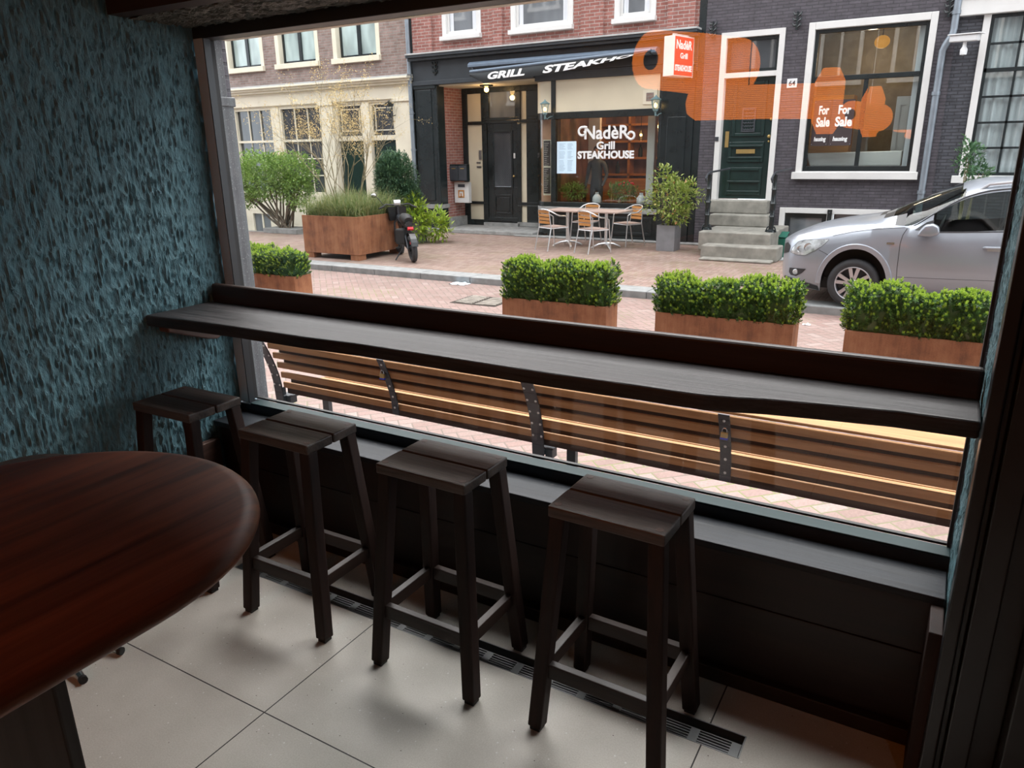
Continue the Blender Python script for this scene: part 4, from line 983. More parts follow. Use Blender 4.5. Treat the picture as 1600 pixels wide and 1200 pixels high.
# porch back wall: black framing with ivory panels and the front door
PY = 16.3
b = MB(); wall_holes(b, -10.93, -8.35, -.11, 3.17, [(-10.78, -10.37, 2.40, 3.04), (-10.79, -10.36, .48, 2.32), (-10.77, -10.36, .03, .41), (-10.15, -9.41, 2.47, 3.05), (-10.22, -9.36, -.02, 2.34), (-9.26, -9.10, 2.41, 3.04), (-9.26, -9.10, .48, 2.32), (-9.26, -9.10, .0, .40)], PY, PY + .1)
b.build('porch_frame', M['black_paint'], hB, bevel=.006)
b = MB()
for x0, x1, z0, z1 in ((-10.78, -10.37, 2.40, 3.04), (-10.79, -10.36, .48, 2.32), (-10.77, -10.36, .03, .41), (-9.26, -9.10, 2.41, 3.04), (-9.26, -9.10, .48, 2.32), (-9.26, -9.10, 0, .40)): b.box(x0, x1, PY + .04, PY + .07, z0, z1)
b.build('ivory_panel', M['cream_panel'], hB)
pane(hB, -10.15, -9.41, 2.47, 3.05, PY + .05, M['pane_grey'], 'transom_pane')
d = MB(); wall_holes(d, -10.22, -9.36, -.02, 2.34, [(-10.05, -9.52, .84, 2.15)], PY + .03, PY + .09); frame(d, -10.08, -9.49, .80, 2.18, PY + .01, PY + .04, .05); frame(d, -10.05, -9.52, .18, .66, PY + .01, PY + .04, .05); d.box(-9.98, -9.6, PY + .015, PY + .05, .25, .59); d.box(-10.22, -9.36, PY - .0, PY + .04, .0, .1)
dd = d.build('door', M['black_paint'], hB, bevel=.006); pane(dd, -10.04, -9.53, .85, 2.14, PY + .06, M['pane_grey'], 'door_glass')
lat = MB()
for k in range(-12, 14):
    for s in (-1, 1):
        xm = -9.785 + k * .06; pts_ = []
        z0, z1 = .85, 2.14
        # clip each diagonal to the opening
        for xx, zz, xe, ze in ((xm - s * .645, z0, xm + s * .645, z1),):
            t0, t1 = 0, 1; dx_ = xe - xx
            for lo, hi, o_, dd_ in ((-10.04, -9.53, xx, dx_),):
                ta, tb_ = (lo - o_) / dd_, (hi - o_) / dd_
                t0 = max(t0, min(ta, tb_)); t1 = min(t1, max(ta, tb_))
            if t1 - t0 > .03: lat.beam((xx + dx_ * t0, PY + .05, zz + 1.29 * t0), (xx + dx_ * t1, PY + .05, zz + 1.29 * t1), .007, .007, up=(0, 1, 0))
lat.build('lattice', M['iron'], dd)
MB().ball((-9.44, PY - .03, 1.10), .03, 12, 8).build('door_knob', M['brass'], dd, smooth='auto')
MB().box(-9.46, -9.42, PY + .0, PY + .03, 1.52, 1.64).build('lock_plate', M['white'], dd)
b = MB(); b.box(-10.47, -10.40, PY + .01, PY + .045, 1.50, 1.72); b.box(-10.55, -10.44, PY + .02, PY + .045, 1.40, 1.44); b.box(-10.55, -10.42, PY + .02, PY + .045, 1.30, 1.34); b.build('intercom', M['steel'], hB)
b = MB(); b.box(-10.3, -9.3, PY - .1, PY, -.11, -.03); b.box(-9.36, -8.42, PY - .02, PY + .02, -.1, .0); b.build('doorstep', M['stone'], hB)
# porch ceiling lamp
pl = thing('porch_lamp', (-9.85, 15.75, 3.05), 'small round lit lamp under the steakhouse porch ceiling', 'lamp')
MB().lathe([(0, 3.169), (.16, 3.169), (.15, 3.14), (.05, 3.12), (0, 3.12)], (-9.85, 15.75, 0), seg=20).build('ceiling_rose', M['black_paint'], pl, smooth='auto')
MB().ball((-9.85, 15.75, 3.07), .055, 14, 10).build('bulb', M['bulb'], pl, smooth='auto')
light('porch_lamp_light', 'POINT', (-9.85, 15.75, 2.95), 12, (1, .66, .32), size=.06)
# mailboxes in the porch
mbx = thing('double_mailbox', (-10.68, 15.75, 1.0), 'dark double letterbox on the brick porch wall', 'mailbox')
MB().box(-10.93, -10.42, 15.68, 15.80, 1.0, 1.40).build('box', M['black_paint'], mbx, bevel=.006)
for x0 in (-10.92, -10.665): MB().box(x0, x0 + .24, 15.66, 15.68, 1.02, 1.36).build('door', M['iron'], mbx, bevel=.004); MB().box(x0 + .06, x0 + .17, 15.652, 15.661, 1.29, 1.31).build('name_plate', M['brass'], mbx)
mb2 = thing('white_mailbox', (-10.68, 15.85, .47), 'white letterbox hanging below the dark double one', 'mailbox')
MB().box(-10.90, -10.47, 15.80, 15.93, .47, .97).build('box', M['white_paint'], mb2, bevel=.01)
MB().box(-10.78, -10.58, 15.79, 15.801, .85, .92).build('letter_slot', M['iron'], mb2)
q = MB(); frame(q, -10.78, -10.60, .60, .78, 15.79, 15.80, .03); q.box(-10.71, -10.68, 15.79, 15.8, .60, .70); q.build('emblem', M['slat_orange'], mb2)
# lanterns
wall_lantern(-7.92, FY - .28, 2.74, 'grey-green lit wall lantern left of the steakhouse window', True)
wall_lantern(-5.43, FY - .28, 2.72, 'grey-green lit wall lantern right of the steakhouse window', True)
# awning
aw = thing('awning', (-7.7, FY - .3, 3.2), 'rolled black awning with white letters above the steakhouse window', 'awning')
m = MB(); m.prism([(FY - .08, 3.47), (FY - .08, 3.60), (FY - .26, 3.60), (FY - .33, 3.55), (FY - .33, 3.49), (FY - .28, 3.47)], lambda a, b_, t: (t, a, b_), -9.85, -5.45); m.build('cassette', M['awning_box'], aw, bevel=.008)
yb = FY - .42; zl = lambda x: 3.385 + (x + 9.62) / 4.1 * .135
xs_ = [-9.72 + 4.2 * k / 24 for k in range(25)]
MB().tube([(x, yb, zl(x)) for x in xs_], .035, 10).build('front_bar', M['awning_box'], aw, smooth='auto')
def vz(x):                                       # lower edge of the valance
    u = (x + 9.72) / 4.2; return zl(x) - .03 - .235 * (1 - u ** 2.2) * min(1, .25 + u * 9)
m = MB(); m.grid(lambda u, v: (-9.72 + 4.2 * u, yb - .01 + v * 0 - .03 * sin(v * pi), (zl(-9.72 + 4.2 * u) - .02) * (1 - v) + vz(-9.72 + 4.2 * u) * v), 48, 4); val = m.build('valance', M['awning'], aw, smooth='auto')
m = MB(); m.beam((-9.74, FY - .1, 3.45), (-9.66, yb, 3.385), .03, .03); m.beam((-9.75, FY - .3, 3.48), (-9.58, yb, 3.24), .018, .03); m.beam((-5.6, FY - .1, 3.47), (-5.55, yb, 3.5), .03, .03); m.build('folding_arm', M['iron'], aw)
L = MB()
def onval(x0, w): return lambda a, b_, t: (x0 + a, yb - .045 - t, (zl(x0 + a) - .035) + (b_ - .17) * 1.0 * min(1.0, (zl(x0 + a) - .035 - vz(x0 + a)) / .17 if True else 1))
text(L, 'GRILL', onval(-9.24, 1.0), .93, .15, .002, .045, .25)
text(L, 'STEAKHO', onval(-7.88, 1), 2.02, .15, .002, .045, .25)
L.build('lettering', M['letter'], val)
# hanging red sign
sg = thing('hanging_sign', (-5.05, FY - .5, 3.05), 'red and white box sign projecting above the steakhouse', 'sign')
sy0, sy1, sx0, sx1 = FY - .78, FY - .13, -4.99, -4.86
sx0, sx1 = -5.07, -4.83
sg.rotation_euler = (0, 0, radians(-15))
MB().box(sx0 + .004, sx1 - .004, sy0, sy1, 3.0, 3.70).build('box', M['white_paint'], sg, bevel=.006)
fx_ = MB(); fx_.box(sx1 - .004, sx1, sy0 + .015, sy1 - .015, 3.015, 3.685); fc = fx_.build('red_face', M['red_sign'], sg)
L = MB(); YZ = lambda y0, z0: (lambda a, b_, t: (sx1 + t, y0 + a, z0 + b_))
text(L, 'NadèR', YZ(sy0 + .06, 3.47), .53, .16, .002, .03); text(L, 'Grill', YZ(sy0 + .20, 3.31), .25, .10, .002, .03); text(L, 'STEAKHOUSE', YZ(sy0 + .04, 3.09), .57, .11, .002, .045)
L.build('lettering', M['letter'], fc)
m = MB(); m.box(-4.93, -4.90, FY - .72, FY + .02, 3.71, 3.74); m.box(-4.93, -4.90, FY - .02, FY + .01, 3.0, 3.80); m.build('bracket', M['lead'], sg)
# cast-iron wall anchors
def anchor(x, z, label):
    t = MB(); t.box(x - .018, x + .018, FY - .09, FY - .055, z - .15, z + .15)
    for s in (-1, 1):
        for k in (-1, 0, 1): t.tube([(x, FY - .075, z + k * .09 - .02 * s), (x + s * .05, FY - .08, z + k * .09 + .01), (x + s * .075, FY - .075, z + k * .09 + .055)], [.016, .02, .010], 6)
    o = t.build('wall_anchor', M['black_paint']); tag(o, label, 'wall anchor')
anchor(-4.43, 3.82, 'ornate black iron wall anchor left of the dark green door')
anchor(-2.91, 3.85, 'ornate black iron wall anchor between door and big white-framed window')
anchor(-.53, 3.84, 'ornate black iron wall anchor beside the top of the bent drainpipe')
anchor(-10.93 - .0, 3.55, 'ornate black iron wall anchor on the steakhouse fascia, upper left')

# inside the steakhouse
b = MB(); b.box(-8.3, -4.6, 18.6, 18.8, -.1, 3.2); b.box(-8.32, -8.2, 16.35, 18.7, -.1, 3.2); b.box(-4.75, -4.6, 15.65, 18.7, -.1, 3.2); b.box(-8.3, -4.6, 15.6, 18.7, -.15, 0); b.box(-8.3, -4.6, 15.6, 18.7, 3.13, 3.2); b.build('interior_wall', M['shop_wall'], hB)
b = MB()
for z in (1.05, 1.45, 1.85, 2.25): b.box(-8.1, -4.9, 18.3, 18.6, z, z + .05)
for x in (-8.1, -7.3, -6.5, -5.7, -4.95): b.box(x, x + .06, 18.3, 18.6, 0, 2.6)
b.box(-8.1, -4.9, 17.6, 18.0, .0, 1.0); b.build('back_bar', M['slat_orange'], hB)
b = MB()
for x, z in ((-7.9, 1.10), (-7.6, 1.10), (-7.0, 1.5), (-6.7, 1.5), (-6.2, 1.10), (-5.9, 1.9), (-5.4, 1.5), (-5.2, 1.10)): b.lathe([(.05, z), (.06, z + .02), (.055, z + .18), (.02, z + .24), (.02, z + .3)], (x, 18.4, 0), seg=8)
b.build('bar_ware', M['far_glass'] if 0 else M['green_door'], hB)
b = MB(); b.box(-8.33, -7.95, FY + .32, FY + .36, .4, 3.1); b.build('salmon_screen', M['terracotta_plaster'], hB)
b = MB(); b.box(-5.85, -5.68, 15.75, 15.9, 0, 3.13); b.box(-7.75, -7.45, 16.9, 17.0, .9, 3.13); b.build('white_column', M['white_paint'], hB, bevel=.01)
b = MB(); b.box(-8.2, -4.8, FY + .06, 15.95, .40, .56); b.build('window_ledge', M['oak_dark'], hB)
light('dining_room_light', 'POINT', (-6.4, 16.8, 2.7), 90, (1, .55, .27), size=.25)
for i, (x, y, z) in enumerate(((-6.24, 16.4, 1.99), (-5.93, 16.6, 2.16), (-5.74, 16.3, 1.96))):
    t = thing('glass_pendant', (x, y, z), ('lit glass bulb pendant left of the white column behind the steakhouse glass', 'highest lit glass bulb pendant behind the steakhouse glass', 'lit glass bulb pendant at the right end of the steakhouse window')[i], 'lamp', 'glass pendants in the steakhouse')
    MB().lathe([(.02, z + .12), (.06, z + .06), (.085, z - .02), (.06, z - .10), (.03, z - .12)], (x, y, 0), seg=14).build('glass_shade', M['far_glass'], t, smooth='auto')
    MB().ball((x, y, z), .03, 10, 8).build('bulb', M['bulb'], t, smooth='auto'); MB().tube([(x, y, z + .12), (x, y, 3.13)], .006, 6).build('cord', M['rubber'], t)
for x, h_, lab in ((-6.92, .2, 'white jug on the steakhouse window ledge below the letters'), (-5.88, .2, 'white jug on the steakhouse window ledge at the right')):
    o = MB().lathe([(0, .561), (.085, .561), (.10, .6), (.095, .68), (.06, .73), (.035, .75), (.04, .79), (.03, .79), (.025, .75), (0, .74)], (x, FY + .3, 0), seg=16).build('jug', M['white'], smooth='auto'); tag(o, lab, 'jug')
for x, n_, lab in ((-7.55, 240, 'green plant behind the menu sheet on the steakhouse ledge'), (-6.35, 300, 'green plant with red flowers on the steakhouse ledge, right of the jug')):
    bush('ledge_plant', lab, (x, FY + .42, .561), 4, [((x, FY + .42, .80), (.2 + n_ / 2000, .15, .18))], n_, .07, .03, M['shrub_leaf'], M['bark'], int(n_), .006)
fl = MB()
for k in range(9): fl.ball((-6.6 + random.random() * .6, FY + .3 + random.random() * .1, .9 + random.random() * .15), .022, 8, 6)
o = fl.build('red_flowers', M['red_light'], smooth='auto'); tag(o, 'small red blossoms above the plant on the steakhouse ledge', 'flowers', kind='stuff')
for i, x in enumerate((-6.55, -6.12)):
    t = thing('candle_stand', (x, FY + .25, .561), ('left', 'right')[i] + ' slim brass candle stand on the steakhouse window ledge', 'candle stand', 'brass candle stands'); MB().lathe([(0, .561), (.04, .561), (.04, .57), (.008, .575), (.008, .95), (.022, .955), (0, .96)], (x, FY + .25, 0), seg=10).build('stem', M['brass'], t, smooth='auto')

# ---------------- number 64
hC = thing('dark_brick_house', (-2.5, FY + .5, -.8), 'dark grey painted brick house with white framed door and window', 'house')
Hc = [(-4.26, -3.10, .70, 3.76), (-2.70, -.67, 1.13, 3.80), (-2.92, -.55, -.45, .58)]
b = MB(); wall_holes(b, -4.58, -.38, -.8, 10.5, Hc, FY - .02, FY + .35); b.build('brick_wall', M['brick_dark'], hC)
m = MB(); frame(m, -4.26, -3.10, .70, 3.76, FY - .06, FY + .2, .10, .001); m.box(-4.16, -3.20, FY - .05, FY + .15, 2.96, 3.05); m.build('door_frame', M['white_paint'], hC, bevel=.008)
m = MB(); frame(m, -4.16, -3.20, 3.05, 3.66, FY + .04, FY + .12, .06); tw = m.build('transom_window', M['black_paint'], hC); pane(tw, -4.12, -3.24, 3.09, 3.62, FY + .08, M['pane_dark'])
m = MB(); m.box(-4.16, -3.20, FY + .10, FY + .16, .72, 2.96)
for z0, z1 in ((1.42, 1.80), (.80, 1.32)): frame(m, -4.02, -3.34, z0, z1, FY + .07, FY + .11, .06)
frame(m, -3.98, -3.36, 1.90, 2.90, FY + .07, FY + .11, .06)
for z in (1.50, 1.72): m.box(-4.0, -3.36, FY + .055, FY + .10, z - .02, z + .02)
for z in (.86, 1.05): m.box(-4.0, -3.36, FY + .06, FY + .10, z - .018, z + .018)
fd = m.build('front_door', M['green_door'], hC, bevel=.008)
m = MB(); frame(m, -3.80, -3.54, 1.98, 2.42, FY + .06, FY + .08, .025, mi=0)
for k in range(5):
    for j in range(7): m.lathe([(.012, 0), (.022, .004), (.012, .008)], (-3.76 + k * .045, FY + .06, 2.02 + j * .06), axis='y', seg=8, close=True)
m.build('iron_grille', M['iron'], fd)
MB().box(-4.10, -4.03, FY + .085, FY + .10, 1.70, 2.0).build('pull_plate', M['brass'], fd)
m = MB(); m.ball((-3.25, FY + .07, 2.20), .025, 10, 8); m.ball((-3.26, FY + .06, 1.89), .035, 10, 8); m.ball((-3.26, FY + .07, 1.80), .02, 10, 8); m.build('door_knob', M['brass'], fd, smooth='auto')
MB().box(-3.86, -3.5, FY + .05, FY + .07, 1.58, 1.66).build('letter_flap', M['brass'], fd)
MB().box(-4.255, -4.19, FY - .075, FY - .06, 1.82, 1.90).build('bell', M['iron'], hC)
m = MB(); frame(m, -2.70, -.67, 1.13, 3.80, FY - .06, FY + .2, .11, .12, .12); m.box(-2.75, -.64, FY - .13, FY + .1, 1.11, 1.24); wf = m.build('window', M['white_paint'], hC, bevel=.008)
m = MB(); frame(m, -2.59, -.78, 1.25, 3.68, FY + .03, FY + .12, .06, .09); m.box(-2.53, -.84, FY + .02, FY + .12, 2.82, 2.90); m.box(-1.70, -1.63, FY + .03, FY + .12, 1.34, 2.82); m.build('sash', M['black_paint'], wf, bevel=.004)
pane(wf, -2.54, -.83, 1.33, 3.63, FY + .07, M['far_glass'])
# cellar front under the window
m = MB(); frame(m, -2.92, -.55, -.45, .58, FY - .04, FY + .15, .10); m.box(-2.06, -1.96, FY - .04, FY + .15, -.45, .5); cf = m.build('cellar_frame', M['white_paint'], hC, bevel=.006)
m = MB(); frame(m, -2.82, -2.06, -.6, .48, FY + .04, FY + .1, .09, .3); m.build('cellar_door', M['black_paint'], hC); pane(cf, -2.78, -2.1, -.3, .42, FY + .08, M['pane_grey']); pane(cf, -1.95, -.66, -.35, .48, FY + .08, M['pane_dark'])
m = MB(); m.box(-2.05, -1.97, FY - .07, FY - .04, .30, .56); m.ball((-2.01, FY - .08, .50), .02, 8, 6); m.ball((-2.01, FY - .08, .38), .02, 8, 6); m.build('bell_panel', M['black_paint'], hC)
# the room behind the big window
b = MB(); b.box(-2.9, -.4, 17.9, 18.0, .5, 4.0); b.box(-3.0, -2.9, 15.7, 18, .5, 4); b.box(-.4, -.3, 15.7, 18, .5, 4); b.box(-3, -.3, 15.6, 18, 3.9, 4.0); b.box(-3, -.3, 15.66, 18, .7, .8); b.build('interior_wall', mat('olive_grey_interior', (.2, .17, .13), .8, 0, .15), hC)
b = MB(); b.box(-2.72, -1.9, 15.9, 16.4, .8, 2.6); b.build('interior_cupboard', M['slat_orange'], hC)
b = MB(); b.box(-.93, -.83, FY + .16, FY + .2, 1.3, 3.66); b.build('curtain', M['curtain'], wf)
b = MB(); b.box(-1.2, -.95, 16.2, 16.26, 1.2, 2.55); frame(b, -1.17, -.98, 1.3, 2.45, 16.17, 16.2, .05); b.build('interior_shutter', M['white_paint'], hC)
b = MB(); b.box(-2.62, -.85, FY + .2, FY + .55, .8, 1.33); b.build('window_bench', M['oak_dark'], hC)
tr = MB(); tr.prism([(-2.50, 1.335), (-.95, 1.335), (-.95, 1.60), (-2.58, 1.57)], lambda a, b_, t: (a, t, b_), FY + .24, FY + .5); tag(tr.build('white_trough', M['white_paint'], bevel=.02), 'long white trough on the window bench behind the big window', 'trough')
pb = thing('amber_lamp', (-1.55, 16.0, 3.3), 'amber globe lamp high behind the big white-framed window', 'lamp'); MB().ball((-1.55, 16.0, 3.48), .13, 16, 10, (1, 1, .85)).build('globe', emit('amber_globe', (.7, .32, .06), .8), pb, smooth='auto'); MB().tube([(-1.55, 16.0, 3.58), (-1.55, 16, 3.9)], .008, 6).build('cord', M['rubber'], pb)
light('sitting_room_light', 'POINT', (-1.7, 16.9, 3.3), 40, (1, .75, .5), size=.2)
# sale notice: two boards folded into a shallow V on the glass
fs_ = thing('sale_board', (-2.15, FY, 1.7), 'black folded sale notice fixed to the big white-framed window', 'sign')
A0, A1, A2 = (-2.48, FY + .02), (-2.15, FY - .2), (-1.80, FY + .02)
for (xa, ya), (xb, yb_), nm in ((A0, A1, 'l'), (A1, A2, 'r')):
    d_ = Vector((xb - xa, yb_ - ya)); Ln = d_.length; d_.normalize(); nn = Vector((d_.y, -d_.x))
    pf = lambda a, b_, t: (xa + d_.x * a + nn.x * t, ya + d_.y * a + nn.y * t, 1.70 + b_)
    m = MB(); m.prism([(0, 0), (Ln, 0), (Ln, .79), (0, .79)], pf, 0, .008); pn = m.build('board', M['chalk'], fs_)
    L = MB(); g_ = lambda dx, dz: (lambda a, b_, t: pf(a + dx, b_ + dz, .009 + t))
    text(L, 'For', g_(.12, .54), .23, .155, .002, .035); text(L, 'Sale', g_(.08, .33), .31, .17, .002, .035); text(L, 'hausing', g_(.07, .06), .27, .10, .002, .035, .1)
    L.build('lettering', M['letter'], pn)
    k = MB()
    for a_, z_ in ((.03, .03), (.03, .76), (Ln - .03, .03), (Ln - .03, .76)): k.lathe([(.012, 0), (.012, .004), (0, .006)], pf(a_, z_, .008), axis='y', seg=8)
    k.build('stud', M['white'], pn)
# number plate
np_ = MB(); np_.box(-3.0, -2.82, FY - .035, FY - .02, 2.73, 2.89); npo = np_.build('number_plate', M['white'], bevel=.01); tag(npo, 'white house number plate reading 64 beside the door', 'number plate')
q = MB(); text(q, '64', XZ(-2.965, 2.765, FY - .0355), .115, .09, .002, .02); q.build('number', M['chalk'], npo)
# steps and railings
stp = thing('front_steps', (-3.7, 14.2, ZS), 'worn grey stone front steps leading to the dark green door', 'steps')
for (x0, x1, y0, y1, z0, z1) in ((-3.80, -2.56, 13.02, 13.5, ZS, -.16), (-3.84, -2.52, 13.26, 13.8, ZS, .04), (-4.0, -2.72, 13.62, 15.28, -.1, .24), (-4.13, -3.02, 14.72, 15.28, .24, .46), (-4.25, -3.11, 15.02, 15.28, .46, .71)):
    MB().box(x0, x1, y0, y1, z0, z1).build('step', M['stair'], stp, bevel=.02)
MB().box(-3.95, -2.76, 13.7, 15.28, ZS, -.1).build('step_base', M['brick_dark'], stp)
def railing(x, y, z0, label):
    t = thing('iron_railing', (x, y, z0), label, 'railing', 'cast-iron railings of the front steps')
    m = MB(); m.lathe([(.0, z0), (.08, z0), (.075, z0 + .03), (.045, z0 + .05), (.04, z0 + .25), (.056, z0 + .27), (.04, z0 + .30), (.048, z0 + .48), (.06, z0 + .5), (.042, z0 + .53), (.038, z0 + .72), (.052, z0 + .74), (.035, z0 + .77), (.034, z0 + .96), (.048, z0 + .98), (0, z0 + 1.0)], (x, y, 0), seg=12)
    for s in (-1, 1): m.tube([(x, y, z0 + .11), (x + s * .06, y, z0 + .09), (x + s * .09, y, z0 + .0)], .014, 6)
    m.build('baluster', M['black_paint'], t, smooth='auto')
    MB().tube([(x - .02, y - .1, z0 + .86), (x - .035, y - .13, z0 + .93), (x - .01, y - .10, z0 + 1.0), (x, y, z0 + 1.03), (x + .02, FY - .04, z0 + 1.06)], .018, 8).build('handrail', M['iron'], t, smooth='auto')
railing(-3.95, 13.95, .24, 'left cast-iron railing of the stone front steps, behind the potted shrub'); railing(-2.79, 13.95, .24, 'right cast-iron railing of the stone front steps')
gb = thing('green_letterbox', (-2.72, 14.5, -.3), 'green metal letterbox at the side of the stone steps', 'mailbox')
MB().prism([(14.35, -.25), (14.62, -.25), (14.62, .16), (14.35, .10)], lambda a, b_, t: (t, a, b_), -2.755, -2.60).build('box', M['green_box'], gb, bevel=.008); MB().prism([(14.33, .11), (14.64, .18), (14.64, .19), (14.33, .12)], lambda a, b_, t: (t, a, b_), -2.76, -2.585).build('lid', M['green_box'], gb)
# drainpipe with bends, camera
downpipe('bent_drainpipe', [(-.42, FY - .1, 9), (-.42, FY - .1, 3.5), (-.43, FY - .1, 3.42), (-.51, FY - .1, 3.27), (-.54, FY - .1, 3.18), (-.545, FY - .1, ZS - .4)], .055, 'bent grey zinc drainpipe at the right corner of the dark brick house', [(-.545, 2.52), (-.545, .9), (-.42, 3.75)])
cm = thing('security_camera', (-.2, FY - .3, 3.05), 'white security camera mounted on the wall beside the bent drainpipe', 'camera')
m = MB(); m.beam((-.44, FY - .22, 3.335), (-.04, FY - .42, 3.315), .11, .10, up=(0, 0, 1)); m.build('housing', M['white'], cm, bevel=.015)
MB().beam((-.46, FY - .21, 3.395), (.0, FY - .44, 3.375), .16, .018).build('sunshield', M['white'], cm, bevel=.006)
m = MB(); m.lathe([(0, 3.07), (.05, 3.08), (.055, 3.16), (.03, 3.20), (.025, 3.28), (0, 3.28)], (-.23, FY - .3, 0), seg=14); m.tube([(-.23, FY - .3, 3.18), (-.23, FY - .02, 3.15)], .025, 8); m.build('bracket', M['white'], cm, smooth='auto')

# ---------------- white-fronted house at the right
hD = thing('white_front_house', (3, FY + .5, -.8), 'blue-black brick house with white beam and big multi-pane window at the right', 'house')
b = MB(); wall_holes(b, -.38, 9, -.8, 10.5, [(-.02, 3.2, 1.17, 3.69)], FY + .02, FY + .35); b.build('brick_wall', M['brick_blue'], hD)
b = MB(); b.box(-.37, 9, FY - .1, FY + .1, 3.69, 3.95); b.box(-.37, 9, FY - .14, FY + .1, 3.95, 4.0); b.box(-.37, 9, FY - .07, FY + .1, 4.0, 4.3); b.build('white_beam', M['white_paint'], hD, bevel=.008)
m = MB(); m.box(-.02, .085, FY - .03, FY + .2, 1.17, 3.69); m.box(3.1, 3.2, FY - .03, FY + .2, 1.17, 3.69); m.box(-.12, 3.3, FY - .12, FY + .15, 1.06, 1.18); wd = m.build('window', M['white_paint'], hD, bevel=.006)
m = MB(); frame(m, .085, 3.1, 1.18, 3.69, FY + .04, FY + .12, .05); bars(m, .12, 3.06, 1.22, 3.66, FY + .06, FY + .1, 7, 6, .035); m.box(.1, 3.08, FY + .04, FY + .12, 2.82, 2.88); m.build('sash', M['black_paint'], wd)
pane(wd, .1, 3.08, 1.2, 3.67, FY + .08, M['far_glass'])
m = MB(); m.grid(lambda u, v: (.1 + u * 3, FY + .16 + .025 * sin(u * 150) + .012 * sin(u * 61), 1.2 + v * 2.45), 400, 1); m.build('curtain', M['curtain'], wd, smooth='auto')
# ================================================================ TERRACE FURNITURE
def make_chair():
    r = thing('terrace_chair', (0, 0, 0), 'x', 'chair', 'aluminium terrace chairs')
    m = MB()
    for s in (-1, 1):
        m.tube([(s * .25, .24, 0), (s * .235, .20, .45), (s * .232, .19, .62), (s * .238, .12, .66), (s * .245, -.02, .672)], .012, 8)
        m.tube([(s * .20, -.30, 0), (s * .19, -.2, .45)], .012, 8)
    m.tube([(.245, -.02, .672), (.24, -.10, .70), (.20, -.20, .755), (.12, -.255, .79), (0, -.27, .80), (-.12, -.255, .79), (-.20, -.20, .755), (-.24, -.10, .70), (-.245, -.02, .672)], .013, 8)
    for s in (-1, 1): m.tube([(s * .19, -.2, .45), (s * .175, -.215, .60), (s * .165, -.235, .775)], .010, 8)
    m.tube([(-.22, .19, .435), (.22, .19, .435)], .01, 8); m.tube([(-.19, -.2, .435), (.19, -.2, .435)], .01, 8)
    for s in (-1, 1): m.tube([(s * .225, .19, .435), (s * .19, -.2, .435)], .012, 8)
    m.build('frame', M['alu'], r, smooth='auto')
    for k in range(5): MB().box(-.21 + .0, .21, -.18 + k * .077, -.18 + k * .077 + .066, .445, .46).build('seat_slat', M['tabletop_wood'], r)
    for k in range(4): z = .52 + k * .068; y = -.205 - (z - .45) * .085; MB().box(-.165, .165, y - .012, y + .004, z, z + .05).build('back_slat', M['slat_orange'], r)
    return r
ch0 = make_chair()
for i, (x, y, a, lab) in enumerate(((-6.85, 13.33, -24, 'aluminium terrace chair with orange slats nearest the street, left one of the front pair'),
                                    (-5.93, 13.22, -24, 'aluminium terrace chair with orange slats nearest the street, right one of the front pair'),
                                    (-6.72, 14.62, 172, 'aluminium terrace chair behind the left terrace table, against the steakhouse'),
                                    (-5.75, 14.55, 150, 'aluminium terrace chair behind the right terrace table, beside the potted shrub'))):
    o = ch0 if i == 0 else copy_tree(ch0)
    o.location = (x, y, ZS); o.rotation_euler = (0, 0, radians(a)); o['label'] = lab
def make_table():
    r = thing('terrace_table', (0, 0, 0), 'x', 'table', 'terrace tables')
    m = MB()
    for k in range(6): y0 = -.36 + k * .12; m.box(-.41, .41, y0, y0 + .117, .715, .74)
    m.build('tabletop', M['tabletop_wood'], r, bevel=.003)
    MB().tube([(0, 0, .06), (0, 0, .715)], .033, 14).build('column', M['alu'], r, smooth='auto')
    for k in range(4):
        a = pi / 4 + k * pi / 2
        MB().tube([(.02 * cos(a), .02 * sin(a), .10), (.15 * cos(a), .15 * sin(a), .085), (.28 * cos(a), .28 * sin(a), .03), (.31 * cos(a), .31 * sin(a), .012)], [.026, .024, .02, .012], 8).build('foot', M['alu'], r, smooth='auto')
    return r
tt0 = make_table()
for i, (x, y, lab) in enumerate(((-6.83, 13.95, 'left terrace table with pinkish wooden top on a metal column'), (-5.96, 13.92, 'right terrace table with pinkish wooden top on a metal column'))):
    o = tt0 if i == 0 else copy_tree(tt0); o.location = (x, y, ZS); o['label'] = lab; o.rotation_euler = (0, 0, radians(-5))

